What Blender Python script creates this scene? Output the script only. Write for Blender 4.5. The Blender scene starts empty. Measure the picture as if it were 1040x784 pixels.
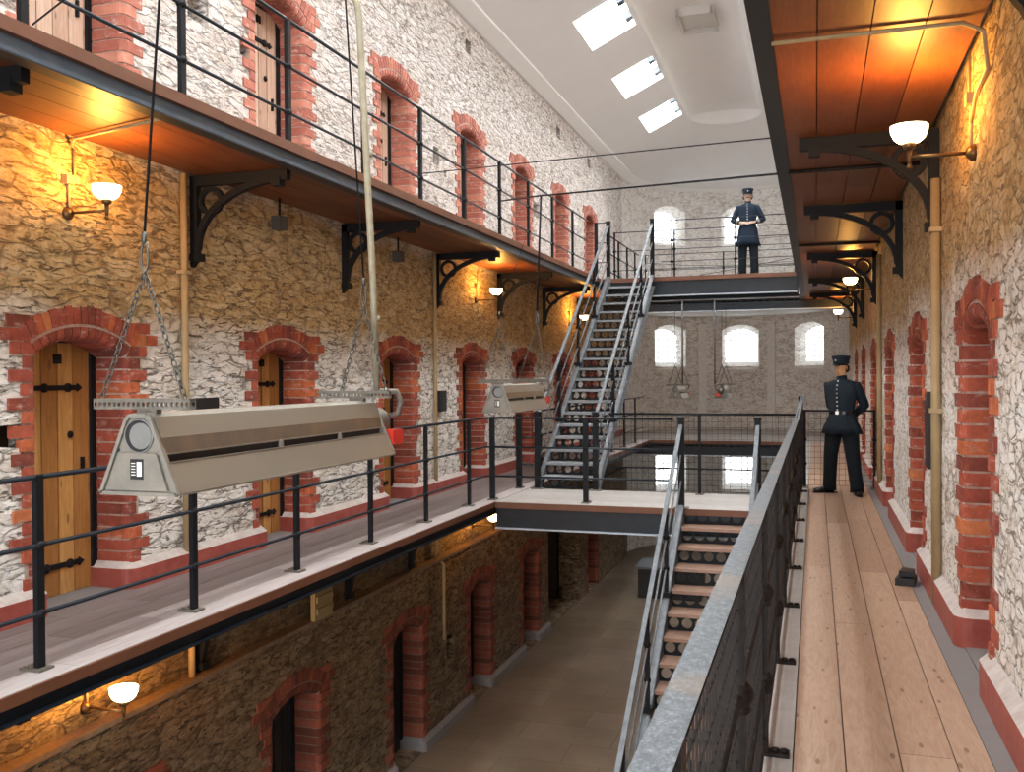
import bpy, math, random
from mathutils import Vector, Matrix
random.seed(7)
C = bpy.context.scene.collection
S = bpy.context.scene
PI = math.pi
sin, cos = math.sin, math.cos
EXPO = 0.72
# ------------------------------------------------------------------ camera
EYE = Vector((0, 0, 1.55))
_th = math.atan(308 / 960.); _pt = math.radians(-0.6); _rl = math.radians(-0.4)
_fw = Vector((-sin(_th) * cos(_pt), cos(_th) * cos(_pt), sin(_pt)))
_r = Vector((cos(_th), sin(_th), 0)); _u = _r.cross(_fw)
_r, _u = _r * cos(_rl) + _u * sin(_rl), -_r * sin(_rl) + _u * cos(_rl)
cam = bpy.data.cameras.new('camera'); cam.sensor_width = 36; cam.lens = 960 / 1040 * 36
cam.clip_start = 0.02; cam.clip_end = 200
co = bpy.data.objects.new('camera', cam); C.objects.link(co)
m = Matrix((_r, _u, -_fw)).transposed().to_4x4(); m.translation = EYE
co.matrix_world = m; S.camera = co
# ------------------------------------------------------------------ light and exposure
WORLD = 3.2; SKYLIGHT = 21.0; WINDOW = 2.0; LAMP_W = 24.0; BOWL = 8.0
w = bpy.data.worlds.new('World'); S.world = w; w.use_nodes = True
w.node_tree.nodes['Background'].inputs[0].default_value = (0.93, 0.96, 1.0, 1)
w.node_tree.nodes['Background'].inputs[1].default_value = WORLD
S.view_settings.view_transform = 'Standard'; S.view_settings.look = 'None'
S.view_settings.gamma = 1; S.view_settings.use_curve_mapping = False
S.view_settings.exposure = EXPO
try:
    S.cycles.use_denoising = True; S.cycles.denoiser = 'OPENIMAGEDENOISE'
    S.cycles.max_bounces = 8; S.cycles.diffuse_bounces = 5; S.cycles.sample_clamp_indirect = 6
except Exception: pass

# ------------------------------------------------------------------ mesh builder
class MB:
    def __init__(s): s.v = []; s.f = []; s.m = []; s.s = []; s.t = []
    def add(s, vs, fs, mat=0, smooth=False, tint=0.5):
        o = len(s.v); s.v += [tuple(p) for p in vs]
        for f in fs:
            s.f.append([i + o for i in f]); s.m.append(mat); s.s.append(smooth); s.t.append(tint)
        return s
    def box(s, x0, x1, y0, y1, z0, z1, mat=0, tint=0.5):
        vs = [(x, y, z) for x in (x0, x1) for y in (y0, y1) for z in (z0, z1)]
        return s.add(vs, [(0, 1, 3, 2), (4, 6, 7, 5), (0, 4, 5, 1), (2, 3, 7, 6), (0, 2, 6, 4), (1, 5, 7, 3)], mat, False, tint)
    def bar(s, p, q, w, h, mat=0, up=(0, 0, 1), tint=0.5):
        p, q = Vector(p), Vector(q); d = (q - p).normalized(); up = Vector(up)
        if abs(d.dot(up)) > .98: up = Vector((0, 1, 0))
        a = d.cross(up).normalized(); b = a.cross(d)
        vs = [e + a * w / 2 * i + b * h / 2 * j for e in (p, q) for i, j in ((-1, -1), (1, -1), (1, 1), (-1, 1))]
        return s.add(vs, [(3, 2, 1, 0), (4, 5, 6, 7), (0, 1, 5, 4), (1, 2, 6, 5), (2, 3, 7, 6), (3, 0, 4, 7)], mat, False, tint)
    def tube(s, pts, r, n=8, mat=0, cap=True, closed=False, tint=0.5, flat=None):
        pts = [Vector(p) for p in pts]; k = len(pts)
        rs = r if isinstance(r, (list, tuple)) else [r] * k
        ref = Vector((0, 0, 1)); vs = []
        t0 = (pts[1] - pts[0]).normalized()
        if abs(t0.dot(ref)) > .95: ref = Vector((0, 1, 0))
        a = t0.cross(ref).normalized()
        for i, p in enumerate(pts):
            if closed: t = pts[(i + 1) % k] - pts[i - 1]
            else: t = pts[min(i + 1, k - 1)] - pts[max(i - 1, 0)]
            t = t.normalized(); a = (a - t * a.dot(t)).normalized(); b = t.cross(a)
            R = rs[i]; ra, rb = R if isinstance(R, (list, tuple)) else (R, R)
            for j in range(n):
                an = 2 * PI * j / n; vs.append(p + a * ra * cos(an) + b * rb * sin(an))
        fs = []; L = k if closed else k - 1
        for i in range(L):
            i2 = (i + 1) % k
            for j in range(n):
                j2 = (j + 1) % n; fs.append((i * n + j, i * n + j2, i2 * n + j2, i2 * n + j))
        s.add(vs, fs, mat, True, tint)
        if cap and not closed:
            o = len(s.v) - k * n
            s.f.append([o + j for j in reversed(range(n))]); s.m.append(mat); s.s.append(False); s.t.append(tint)
            s.f.append([o + (k - 1) * n + j for j in range(n)]); s.m.append(mat); s.s.append(False); s.t.append(tint)
        return s
    def prism(s, poly, fn, a, b, mat=0, smooth=False, tint=0.5, caps=True):
        n = len(poly)
        vs = [fn(p[0], p[1], a) for p in poly] + [fn(p[0], p[1], b) for p in poly]
        s.add(vs, [(i, (i + 1) % n, n + (i + 1) % n, n + i) for i in range(n)], mat, smooth, tint)
        o = len(s.v) - 2 * n
        if caps:
            for f in ([o + i for i in reversed(range(n))], [o + n + i for i in range(n)]):
                s.f.append(f); s.m.append(mat); s.s.append(False); s.t.append(tint)
        return s
    def lathe(s, prof, c=(0, 0, 0), n=16, mat=0, axis='z', sx=1, sy=1, tint=0.5):
        vs = []
        for r, z in prof:
            for j in range(n):
                a = 2 * PI * j / n; x, y = r * cos(a) * sx, r * sin(a) * sy
                if axis == 'z': p = (x, y, z)
                elif axis == 'x': p = (z, x, y)
                else: p = (x, z, y)
                vs.append((c[0] + p[0], c[1] + p[1], c[2] + p[2]))
        fs = [(i * n + j, i * n + (j + 1) % n, (i + 1) * n + (j + 1) % n, (i + 1) * n + j) for i in range(len(prof) - 1) for j in range(n)]
        return s.add(vs, fs, mat, True, tint)
    def ball(s, c, r, n=10, mat=0, sc=(1, 1, 1), tint=0.5):
        prof = [(max(1e-4, r * sin(PI * i / 8)), -r * cos(PI * i / 8)) for i in range(9)]
        k = len(s.v); s.lathe(prof, (0, 0, 0), n, mat, tint=tint)
        for i in range(k, len(s.v)):
            p = s.v[i]; s.v[i] = (c[0] + p[0] * sc[0], c[1] + p[1] * sc[1], c[2] + p[2] * sc[2])
        return s
    def holes(s, fn, u0, u1, w0, w1, t, n, r, mat=0, ru=None):
        # plate in (u,w), n round holes in a row, thickness t
        K = 16; cu = (u1 - u0) / n; ru = ru or r
        for i in range(n):
            a, b = u0 + i * cu, u0 + (i + 1) * cu; mx, mw = (a + b) / 2, (w0 + w1) / 2
            out, inn = [], []
            for k in range(K):
                an = 2 * PI * (k + .5) / K; c_, s_ = cos(an), sin(an)
                q = max(abs(c_), abs(s_)); out.append((mx + c_ / q * cu / 2, mw + s_ / q * (w1 - w0) / 2))
                inn.append((mx + c_ * ru, mw + s_ * r))
            # snap nearest to the corners
            for cx_, cw_ in ((a, w0), (a, w1), (b, w0), (b, w1)):
                j = min(range(K), key=lambda q_: (out[q_][0] - cx_) ** 2 + (out[q_][1] - cw_) ** 2); out[j] = (cx_, cw_)
            vs = [fn(p[0], p[1], d) for d in (0, t) for p in out] + [fn(p[0], p[1], d) for d in (0, t) for p in inn]
            fs = []
            for k in range(K):
                l = (k + 1) % K
                fs += [(k, l, 2 * K + l, 2 * K + k), (K + k, 3 * K + k, 3 * K + l, K + l), (2 * K + k, 2 * K + l, 3 * K + l, 3 * K + k)]
            s.add(vs, fs, mat)
        return s
    def build(s, name, mats, parent=None, label=None):
        me = bpy.data.meshes.new(name)
        o = Vector((0, 0, 0))
        if parent:
            q = parent
            while q: o += q.location; q = q.parent
        me.from_pydata([(p[0] - o.x, p[1] - o.y, p[2] - o.z) for p in s.v], [], s.f)
        for m_ in (mats if isinstance(mats, (list, tuple)) else [mats]): me.materials.append(m_)
        me.polygons.foreach_set('material_index', s.m); me.polygons.foreach_set('use_smooth', s.s)
        ca = me.color_attributes.new('tint', 'FLOAT_COLOR', 'CORNER'); arr = []
        for p, t in zip(me.polygons, s.t): arr += [t, t, t, 1] * p.loop_total
        ca.data.foreach_set('color', arr)
        me.update(); ob = bpy.data.objects.new(name, me); C.objects.link(ob)
        if parent: ob.parent = parent
        if label: ob['label'] = label
        return ob

def empty(name, label, cat, loc=(0, 0, 0), rz=0, group=None):
    o = bpy.data.objects.new(name, None); C.objects.link(o); o.location = loc; o.rotation_euler = (0, 0, rz)
    o['label'] = label; o['category'] = cat
    if group: o['group'] = group
    return o
def tag(o, label, cat, group=None, kind=None):
    if label: o['label'] = label
    if cat: o['category'] = cat
    if group: o['group'] = group
    if kind: o['kind'] = kind
    return o
def kids(o): return [c for c in bpy.data.objects if c.parent == o]
def dup(o, loc=None, rz=None, label=None, group=None, parent=None):
    c = o.copy(); C.objects.link(c)
    if parent: c.parent = parent
    if loc is not None: c.location = loc
    if rz is not None: c.rotation_euler = (0, 0, rz)
    if label: c['label'] = label
    if group: c['group'] = group
    for k in kids(o): dup(k, parent=c)
    return c
def struct(o, label=None):
    o['kind'] = 'structure'
    if label: o['label'] = label
    return o

# ------------------------------------------------------------------ materials
class NT:
    def __init__(s, name):
        s.m = bpy.data.materials.new(name); s.m.use_nodes = True; s.t = s.m.node_tree; s.n = s.t.nodes
        s.b = s.n['Principled BSDF']; s.out = s.n['Material Output']
    def new(s, ty, **k):
        x = s.n.new(ty)
        for a, b in k.items():
            if a.startswith('i_'):
                x.inputs[int(a[2:]) if a[2:].isdigit() else a[2:].replace('_', ' ')].default_value = b
            else: setattr(x, a, b)
        return x
    def l(s, a, b): s.t.links.new(a, b)
    def ramp(s, fac, stops, interp='LINEAR'):
        r = s.n.new('ShaderNodeValToRGB'); e = r.color_ramp; e.interpolation = interp
        while len(e.elements) < len(stops): e.elements.new(.5)
        for el, (p, c) in zip(e.elements, stops): el.position = p; el.color = (*c, 1) if len(c) == 3 else c
        s.l(fac, r.inputs[0]); return r.outputs[0]
    def mix(s, fac, a, b, blend='MIX'):
        x = s.n.new('ShaderNodeMix'); x.data_type = 'RGBA'; x.blend_type = blend
        for i, v in ((0, fac), (6, a), (7, b)):
            if hasattr(v, 'node'): s.l(v, x.inputs[i])
            else: x.inputs[i].default_value = (*v, 1) if isinstance(v, tuple) and len(v) == 3 else v
        return x.outputs[2]
    def math(s, op, a, b=0.0, c=None, clamp=False):
        x = s.n.new('ShaderNodeMath'); x.operation = op; x.use_clamp = clamp
        for i, v in enumerate((a, b) + (() if c is None else (c,))):
            if hasattr(v, 'node'): s.l(v, x.inputs[i])
            else: x.inputs[i].default_value = v
        return x.outputs[0]
    def coord(s, scale=(1, 1, 1), rot=(0, 0, 0), loc=(0, 0, 0)):
        t = s.n.new('ShaderNodeTexCoord'); mp = s.n.new('ShaderNodeMapping')
        mp.inputs['Scale'].default_value = scale; mp.inputs['Rotation'].default_value = rot; mp.inputs['Location'].default_value = loc
        s.l(t.outputs['Object'], mp.inputs[0]); return mp.outputs[0]
    def noise(s, vec, scale, detail=4, rough=.5, dist=0):
        x = s.n.new('ShaderNodeTexNoise'); x.inputs['Scale'].default_value = scale; x.inputs['Detail'].default_value = detail
        x.inputs['Roughness'].default_value = rough; x.inputs['Distortion'].default_value = dist
        s.l(vec, x.inputs['Vector']); return x
    def bump(s, h, strength, dist):
        x = s.n.new('ShaderNodeBump'); x.inputs['Strength'].default_value = strength; x.inputs['Distance'].default_value = dist
        s.l(h, x.inputs['Height']); s.l(x.outputs[0], s.b.inputs['Normal']); return x
    def col(s, v):
        if hasattr(v, 'node'): s.l(v, s.b.inputs['Base Color'])
        else: s.b.inputs['Base Color'].default_value = (*v, 1)
    def rough(s, v, metal=0.0):
        s.b.inputs['Roughness'].default_value = v; s.b.inputs['Metallic'].default_value = metal; return s

def stone(name, layers, scale=(3.6, 3.6, 11.5), bump=.045, joint=.05, crevice=.92):
    """layers: list of (z_from, [stone ramp], joint colour)"""
    t = NT(name); v0 = t.coord()
    nz = t.noise(v0, 2.2, 3, .55)
    dist = t.new('ShaderNodeVectorMath', operation='MULTIPLY_ADD'); t.l(nz.outputs['Color'], dist.inputs[0])
    dist.inputs[1].default_value = (.34, .34, .16); t.l(v0, dist.inputs[2])
    mp = t.new('ShaderNodeMapping'); mp.inputs['Scale'].default_value = scale; t.l(dist.outputs[0], mp.inputs[0])
    vo = t.new('ShaderNodeTexVoronoi', i_Scale=1.0, i_Randomness=.9); t.l(mp.outputs[0], vo.inputs['Vector'])
    ve = t.new('ShaderNodeTexVoronoi', feature='DISTANCE_TO_EDGE', i_Scale=1.0, i_Randomness=.9); t.l(mp.outputs[0], ve.inputs['Vector'])
    sep = t.new('ShaderNodeSeparateColor'); t.l(vo.outputs['Color'], sep.inputs[0])
    fine = t.noise(v0, 26, 6, .7); big = t.noise(v0, .9, 3, .6); mid = t.noise(t.coord((5, 5, 14)), 1.6, 5, .65); crv = t.noise(t.coord((4.2, 4.2, 19)), 1.7, 5, .68, .9)
    ed = t.math('ADD', ve.outputs['Distance'], t.math('MULTIPLY', t.math('SUBTRACT', mid.outputs[0], .5), .16))
    jm = t.new('ShaderNodeMapRange', i_1=joint * .3, i_2=joint * 1.8); t.l(ed, jm.inputs[0])   # 0 in joint, 1 on stone
    zz = t.new('ShaderNodeSeparateXYZ'); t.l(v0, zz.inputs[0])
    zw = t.math('ADD', zz.outputs[2], t.math('MULTIPLY', t.math('SUBTRACT', big.outputs[0], .5), .5))
    md2 = t.new('ShaderNodeMapRange', i_1=.32, i_2=.68); t.l(mid.outputs[0], md2.inputs[0])
    fn2 = t.new('ShaderNodeMapRange', i_1=.30, i_2=.66); t.l(fine.outputs[0], fn2.inputs[0])
    gate = t.new('ShaderNodeMapRange', i_1=.44, i_2=.60); t.l(t.noise(v0, 5.5, 3, .6).outputs[0], gate.inputs[0])
    cm = t.new('ShaderNodeMapRange', i_1=.56, i_2=.61); t.l(crv.outputs[0], cm.inputs[0])
    jv = t.math('MULTIPLY', t.math('SUBTRACT', 1.0, jm.outputs[0]), t.math('MULTIPLY_ADD', gate.outputs[0], .70, .05))
    jv = t.math('MAXIMUM', jv, t.math('MULTIPLY', cm.outputs[0], crevice))  # shadows in the crevices are painted as dark streaks
    blot = t.new('ShaderNodeMapRange', i_1=.52, i_2=.68); t.l(t.noise(t.coord((1, 1, 1.6)), 3.4, 4, .7, .5).outputs[0], blot.inputs[0])
    color = None
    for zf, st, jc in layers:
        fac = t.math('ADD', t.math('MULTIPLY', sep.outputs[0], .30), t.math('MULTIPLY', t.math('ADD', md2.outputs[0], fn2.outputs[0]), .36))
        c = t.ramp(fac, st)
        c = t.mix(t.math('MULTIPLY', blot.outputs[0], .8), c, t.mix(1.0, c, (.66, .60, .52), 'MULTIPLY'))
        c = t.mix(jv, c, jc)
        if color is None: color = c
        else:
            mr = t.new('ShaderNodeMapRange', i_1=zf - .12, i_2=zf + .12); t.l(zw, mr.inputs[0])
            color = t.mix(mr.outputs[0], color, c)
    t.col(color); t.rough(.92)
    h = t.math('ADD', t.math('SUBTRACT', t.math('MULTIPLY', jm.outputs[0], .28), t.math('MULTIPLY', cm.outputs[0], .5)), t.math('ADD', t.math('MULTIPLY', fine.outputs[0], .25), t.math('MULTIPLY', mid.outputs[0], .65)))
    h = t.math('ADD', h, t.math('MULTIPLY', sep.outputs[1], .3))
    t.bump(h, .9, bump); return t.m

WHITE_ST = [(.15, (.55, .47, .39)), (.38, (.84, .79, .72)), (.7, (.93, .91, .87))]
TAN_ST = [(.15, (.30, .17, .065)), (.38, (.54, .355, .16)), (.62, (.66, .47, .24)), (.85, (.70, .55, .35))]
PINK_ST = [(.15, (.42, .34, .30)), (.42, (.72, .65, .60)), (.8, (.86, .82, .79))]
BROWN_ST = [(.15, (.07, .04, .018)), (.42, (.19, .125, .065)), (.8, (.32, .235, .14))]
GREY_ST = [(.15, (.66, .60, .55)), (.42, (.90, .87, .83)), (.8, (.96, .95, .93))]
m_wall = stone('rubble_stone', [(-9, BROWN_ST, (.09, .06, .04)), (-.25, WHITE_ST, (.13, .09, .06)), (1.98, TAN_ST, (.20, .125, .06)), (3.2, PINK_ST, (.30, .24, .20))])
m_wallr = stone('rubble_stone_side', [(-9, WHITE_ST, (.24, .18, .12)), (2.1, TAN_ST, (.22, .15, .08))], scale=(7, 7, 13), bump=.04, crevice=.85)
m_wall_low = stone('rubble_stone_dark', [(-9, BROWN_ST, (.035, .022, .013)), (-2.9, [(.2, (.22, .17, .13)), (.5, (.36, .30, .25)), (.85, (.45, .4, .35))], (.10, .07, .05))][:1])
m_apse = stone('coursed_stone', [(-9, GREY_ST, (.40, .34, .29))], scale=(5.5, 5.5, 17), bump=.02, joint=.05, crevice=.6)

def simple(name, c, rough=.6, metal=0, nscale=30, amt=.18, bump=0.0, c2=None, bd=.005):
    t = NT(name); n = t.noise(t.coord(), nscale, 5, .6)
    c2 = c2 or tuple(x * .6 for x in c)
    mr = t.new('ShaderNodeMapRange', i_1=.35, i_2=.7); t.l(n.outputs[0], mr.inputs[0])
    t.col(t.mix(t.math('MULTIPLY', mr.outputs[0], amt), c, c2)); t.rough(rough, metal)
    if bump: t.bump(n.outputs[0], bump, bd)
    return t.m
def dull(m_, s=.25):
    m_.node_tree.nodes['Principled BSDF'].inputs['Specular IOR Level'].default_value = s; return m_
def emis(name, c, st):
    t = NT(name); t.b.inputs['Base Color'].default_value = (*c, 1)
    t.b.inputs['Emission Color'].default_value = (*c, 1); t.b.inputs['Emission Strength'].default_value = st; return t.m
def tinted(name, stops, rough=.8, nscale=20, bump=.5, bd=.006, mul=(.7, .62, .55), gs=(1, 1, 1), gdist=0, knots=None, smear=None):
    t = NT(name); a = t.new('ShaderNodeAttribute', attribute_name='tint')
    c = t.ramp(a.outputs['Fac'], stops); n = t.noise(t.coord(gs), nscale, 5, .65, gdist)
    mr = t.new('ShaderNodeMapRange', i_1=.38, i_2=.68); t.l(n.outputs[0], mr.inputs[0])
    c = t.mix(t.math('MULTIPLY', mr.outputs[0], .75), c, t.mix(1.0, c, mul, 'MULTIPLY'))
    if smear:
        sn = t.noise(t.coord((1, 1, 2.2)), 9, 5, .7); sr = t.new('ShaderNodeMapRange', i_1=.56, i_2=.70, i_3=0.0, i_4=smear[1]); t.l(sn.outputs[0], sr.inputs[0]); c = t.mix(sr.outputs[0], c, smear[0])
    if knots:
        v = t.new('ShaderNodeTexVoronoi', i_Scale=1.0, i_Randomness=1.0); t.l(t.coord(knots), v.inputs['Vector'])
        kr = t.new('ShaderNodeMapRange', i_1=.10, i_2=.15, i_3=.75, i_4=0.0); t.l(v.outputs['Distance'], kr.inputs[0])
        c = t.mix(kr.outputs[0], c, (.16, .08, .04))
    t.col(c); t.rough(rough)
    if bump: t.bump(n.outputs[0], bump, bd)
    return t.m
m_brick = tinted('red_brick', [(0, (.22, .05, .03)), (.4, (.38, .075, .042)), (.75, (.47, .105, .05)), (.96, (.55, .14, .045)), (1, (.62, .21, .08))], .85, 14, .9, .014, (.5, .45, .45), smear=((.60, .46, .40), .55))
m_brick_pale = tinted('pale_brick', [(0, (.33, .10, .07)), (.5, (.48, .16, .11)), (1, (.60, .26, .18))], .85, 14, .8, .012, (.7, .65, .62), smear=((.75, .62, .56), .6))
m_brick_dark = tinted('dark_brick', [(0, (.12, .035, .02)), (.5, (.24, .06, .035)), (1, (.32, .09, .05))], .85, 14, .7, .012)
m_mortar = simple('lime_mortar', (.55, .43, .36), .95, 0, 20, .8, .6, (.30, .17, .12), .008)
m_mortar_d = simple('dark_mortar', (.24, .16, .11), .95, 0, 20, .6, .6, (.12, .08, .05), .008)
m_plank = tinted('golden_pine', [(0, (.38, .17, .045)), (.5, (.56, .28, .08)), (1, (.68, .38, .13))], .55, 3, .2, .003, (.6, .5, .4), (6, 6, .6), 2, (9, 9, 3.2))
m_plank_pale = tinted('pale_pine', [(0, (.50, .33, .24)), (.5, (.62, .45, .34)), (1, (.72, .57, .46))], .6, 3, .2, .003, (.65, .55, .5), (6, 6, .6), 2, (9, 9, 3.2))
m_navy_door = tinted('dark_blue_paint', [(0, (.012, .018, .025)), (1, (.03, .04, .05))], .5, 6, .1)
m_deck = tinted('worn_pine_deck', [(0, (.36, .225, .15)), (.5, (.44, .29, .20)), (1, (.51, .36, .265))], .5, 3.2, .25, .003, (.74, .64, .54), (7, .8, 1), 2.5, (13, 4.2, .1))
m_deck_grey = tinted('grey_weathered_deck', [(0, (.20, .165, .16)), (.5, (.28, .24, .235)), (1, (.46, .42, .41))], .6, 3, .25, .003, (.66, .58, .56), (9, .5, 1), 2)
m_deck_white = tinted('pale_dusty_deck', [(0, (.36, .335, .31)), (1, (.46, .435, .41))], .6, 5, .2, .003, (.8, .77, .75), (2, 2, 1), 1)
m_edge = simple('stained_edge_board', (.15, .055, .024), .6, 0, 6, .5, .1)
m_soffit = tinted('stained_soffit_boards', [(0, (.12, .032, .009)), (.5, (.19, .056, .014)), (1, (.25, .085, .024))], .5, 3, .1, .003, (.6, .5, .4), (7, .8, 1), 2.5)
m_steel = simple('navy_painted_steel', (.007, .011, .017), .45, 0, 8, .5, .05, (.016, .023, .032))
m_steel_skylit = simple('skylit_navy_steel', (.055, .085, .125), .4, 0, 8, .5, .05, (.10, .135, .17))  # navy steel with the sky light it catches put into the colour
m_steel_l = simple('pale_blue_grey_steel', (.34, .40, .46), .35, .2, 10, .5, .05, (.55, .60, .65))
m_iron = simple('black_iron', (.008, .009, .011), .58, 0, 30, .4, .2)
dull(m_steel, .3); dull(m_iron, .2)
m_rust = dull(simple('dark_rusted_iron', (.012, .010, .009), .6, 0, 40, .5, .5, (.035, .022, .016)))
m_cap = NT('worn_handrail_cap')
_n = m_cap.noise(m_cap.coord((1, .6, 1)), 85, 6, .8); _c = m_cap.ramp(_n.outputs[0], [(.35, (.025, .033, .042)), (.5, (.07, .088, .105)), (.62, (.155, .18, .205)), (.76, (.40, .43, .46))])
_n2 = m_cap.noise(m_cap.coord(), 4, 3); _mr = m_cap.new('ShaderNodeMapRange', i_1=.52, i_2=.66, i_3=0.0, i_4=.6); m_cap.l(_n2.outputs[0], _mr.inputs[0])
m_cap.col(m_cap.mix(_mr.outputs[0], _c, (.20, .14, .10))); m_cap.rough(.38, .35); m_cap.bump(_n.outputs[0], .3, .003); m_cap = m_cap.m
m_white = simple('white_plaster', (.80, .80, .79), .9, 0, 2, .06)
m_cornice = simple('cornice_plaster', (.88, .88, .86), .9, 0, 2, .05)
m_red = simple('red_oxide_paint', (.30, .055, .04), .5, 0, 9, .7, .2, (.42, .12, .09))
m_dust = simple('whitewash_dust', (.62, .56, .52), .9, 0, 14, .7, .3, (.40, .33, .30))
m_cement = simple('grey_cement', (.24, .225, .22), .9, 0, 7, .6, .3, (.22, .20, .19))
m_pipe = simple('tan_painted_pipe', (.42, .30, .15), .5, 0, 14, .4, .1, (.28, .19, .10))
m_galv = simple('galvanised_sheet', (.31, .285, .235), .36, .6, 9, .7, .08, (.30, .27, .23))
m_galv_d = simple('stained_reflector_sheet', (.14, .12, .095), .4, .45, 7, .9, .08, (.22, .16, .11))
m_endcap = simple('grey_end_plate', (.19, .18, .155), .5, .2, 12, .6, .1, (.30, .26, .21))
m_disc = simple('grey_disc', (.22, .22, .21), .5, .2, 12, .5)
m_strut = simple('tarnished_steel_channel', (.14, .13, .11), .55, .4, 25, .6, .2, (.25, .22, .18))
m_chain = simple('steel_chain', (.12, .115, .10), .4, .7, 30, .5)
m_black = simple('black_plastic', (.012, .012, .014), .5)
m_labelw = simple('white_label', (.75, .74, .70), .6, 0, 30, .1)
m_redbox = simple('red_enamel', (.62, .03, .012), .4)
m_pane = emis('daylit_pane', (.95, .98, 1.0), WINDOW)
m_sky = emis('sky_behind_skylight', (.95, .98, 1.0), SKYLIGHT)
m_glass = emis('glowing_opal_glass', (1.0, .80, .42), BOWL)
m_brass = simple('aged_brass', (.16, .09, .035), .4, .7, 30, .5)
m_frame = simple('pale_stone_sill', (.86, .85, .82), .8, 0, 14, .4, .2)
m_bars = simple('window_bars', (.30, .31, .32), .5)
m_stringer = dull(simple('worn_stringer_paint', (.11, .123, .135), .5, .1, 12, .7, .1, (.21, .225, .24)))
m_tread = simple('slate_grey_tread', (.20, .215, .23), .5, 0, 18, .5, .1, (.26, .27, .28))
m_tread_w = simple('worn_wooden_tread', (.27, .15, .10), .5, 0, 10, .5, .1, (.36, .24, .18))
m_boxgrey = simple('dark_grey_speaker', (.07, .06, .055), .6)
# flagstone floor
t = NT('flagstone_floor'); bt = t.new('ShaderNodeTexBrick', i_Scale=1.0); bt.offset = .4
t.l(t.coord((1, 1, 1), (0, 0, PI / 2 * 0)), bt.inputs['Vector'])
for k_, v_ in (('Color1', (.15, .11, .07, 1)), ('Color2', (.21, .16, .11, 1)), ('Mortar', (.08, .06, .045, 1)), ('Mortar Size', .008), ('Mortar Smooth', .5), ('Bias', .0), ('Brick Width', 1.25), ('Row Height', .62)):
    bt.inputs[k_].default_value = v_
n_ = t.noise(t.coord(), 1.3, 6, .65); n2 = t.noise(t.coord(), 12, 5, .6)
mr = t.new('ShaderNodeMapRange', i_1=.4, i_2=.7); t.l(n_.outputs[0], mr.inputs[0])
c_ = t.mix(mr.outputs[0], bt.outputs['Color'], t.mix(1.0, bt.outputs['Color'], (1.5, 1.5, 1.5), 'MULTIPLY'))
t.col(t.mix(t.math('MULTIPLY', n2.outputs[0], .5), c_, (.16, .12, .09))); t.rough(.42)
t.bump(t.math('ADD', t.math('MULTIPLY', bt.outputs['Fac'], -.6), n2.outputs[0]), .3, .01); m_flag = t.m

# ------------------------------------------------------------------ layout constants
XL, XR = -4.85, .80          # gallery wall faces
XLL = -4.75                  # ground-storey wall face
EL, ER = -3.78, -.28         # open edges of the side walkways
Z2 = 3.34; ZG = -3.2; ZC = 6.76
YA = 24.7; XA = -2.02; RA = 2.83
DW = .84                     # door opening
LY = [2.325 + 2.61 * k for k in range(8)]
RY = [2.10, 5.03, 8.0, 11.0, 14.0, 17.0, 20.0]

# ------------------------------------------------------------------ walls
def sheet(name, x0, x1, y0, y1, z0, z1, holes, mat, extra=None):
    cu = bpy.data.curves.new(name, 'CURVE'); cu.dimensions = '2D'; cu.fill_mode = 'BOTH'; cu.extrude = .5
    def sp(pts):
        s_ = cu.splines.new('POLY'); s_.points.add(len(pts) - 1); s_.use_cyclic_u = True
        for p, q in zip(s_.points, pts): p.co = (q[0], q[1], 0, 1)
    sp([(y0, z0), (y1, z0), (y1, z1), (y0, z1)])
    for h in holes: sp(h)
    tmp = bpy.data.objects.new('tmp', cu); C.objects.link(tmp); bpy.context.view_layer.update()
    me = bpy.data.meshes.new_from_object(tmp.evaluated_get(bpy.context.evaluated_depsgraph_get()))
    bpy.data.objects.remove(tmp); me.name = name
    for v in me.vertices: v.co = (x0 + (x1 - x0) * (v.co.z + .5), v.co.x, v.co.y)
    me.materials.clear(); me.materials.append(mat)
    for p in me.polygons: p.use_smooth = False; p.material_index = 0
    o = bpy.data.objects.new(name, me); C.objects.link(o); return struct(o)
HS, RISE = 1.71, .115
RAD = (DW * DW / 4 + RISE * RISE) / (2 * RISE)
def door_hole(y, z, hs=HS, e=.035):
    cy = y + DW / 2; cz = z + hs + RISE - RAD; R = RAD + e; a = math.asin((DW / 2 + e) / R)
    return [(y - e, z), (y + DW + e, z)] + [(cy + R * sin(a - 2 * a * i / 10), cz + R * cos(a - 2 * a * i / 10)) for i in range(11)]
def rect(y0, y1, z0, z1): return [(y0, z0), (y1, z0), (y1, z1), (y0, z1)]
HSG = 1.58
vents2 = [(6.55, 6.83, 4.50, 4.78), (7.28, 7.44, 4.42, 4.56), (11.74, 11.94, 4.40, 4.64), (9.9, 10.0, 4.48, 4.60), (13.0, 13.22, 6.3, 6.5), (18.1, 18.4, 6.28, 6.5), (20.75, 21.05, 6.24, 6.46), (16.45, 16.85, 4.45, 4.72), (12.12, 12.22, 4.3, 4.4)]
holes = [door_hole(y, 0) for y in LY] + [door_hole(y, Z2) for y in LY] + [rect(*v) for v in vents2]
holes += [[(4.62, 1.13), (4.80, 1.11), (4.80, .98), (4.84, .98), (4.84, 1.27), (4.64, 1.26)]]
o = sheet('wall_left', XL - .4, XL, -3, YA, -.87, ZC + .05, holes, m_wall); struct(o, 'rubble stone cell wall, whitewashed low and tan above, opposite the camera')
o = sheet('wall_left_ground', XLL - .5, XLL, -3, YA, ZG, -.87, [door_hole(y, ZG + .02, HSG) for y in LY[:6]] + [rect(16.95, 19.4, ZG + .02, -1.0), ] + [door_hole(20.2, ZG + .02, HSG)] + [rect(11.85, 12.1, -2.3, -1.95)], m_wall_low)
o['label'] = 'dark brown rubble stone wall of the ground storey'
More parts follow.
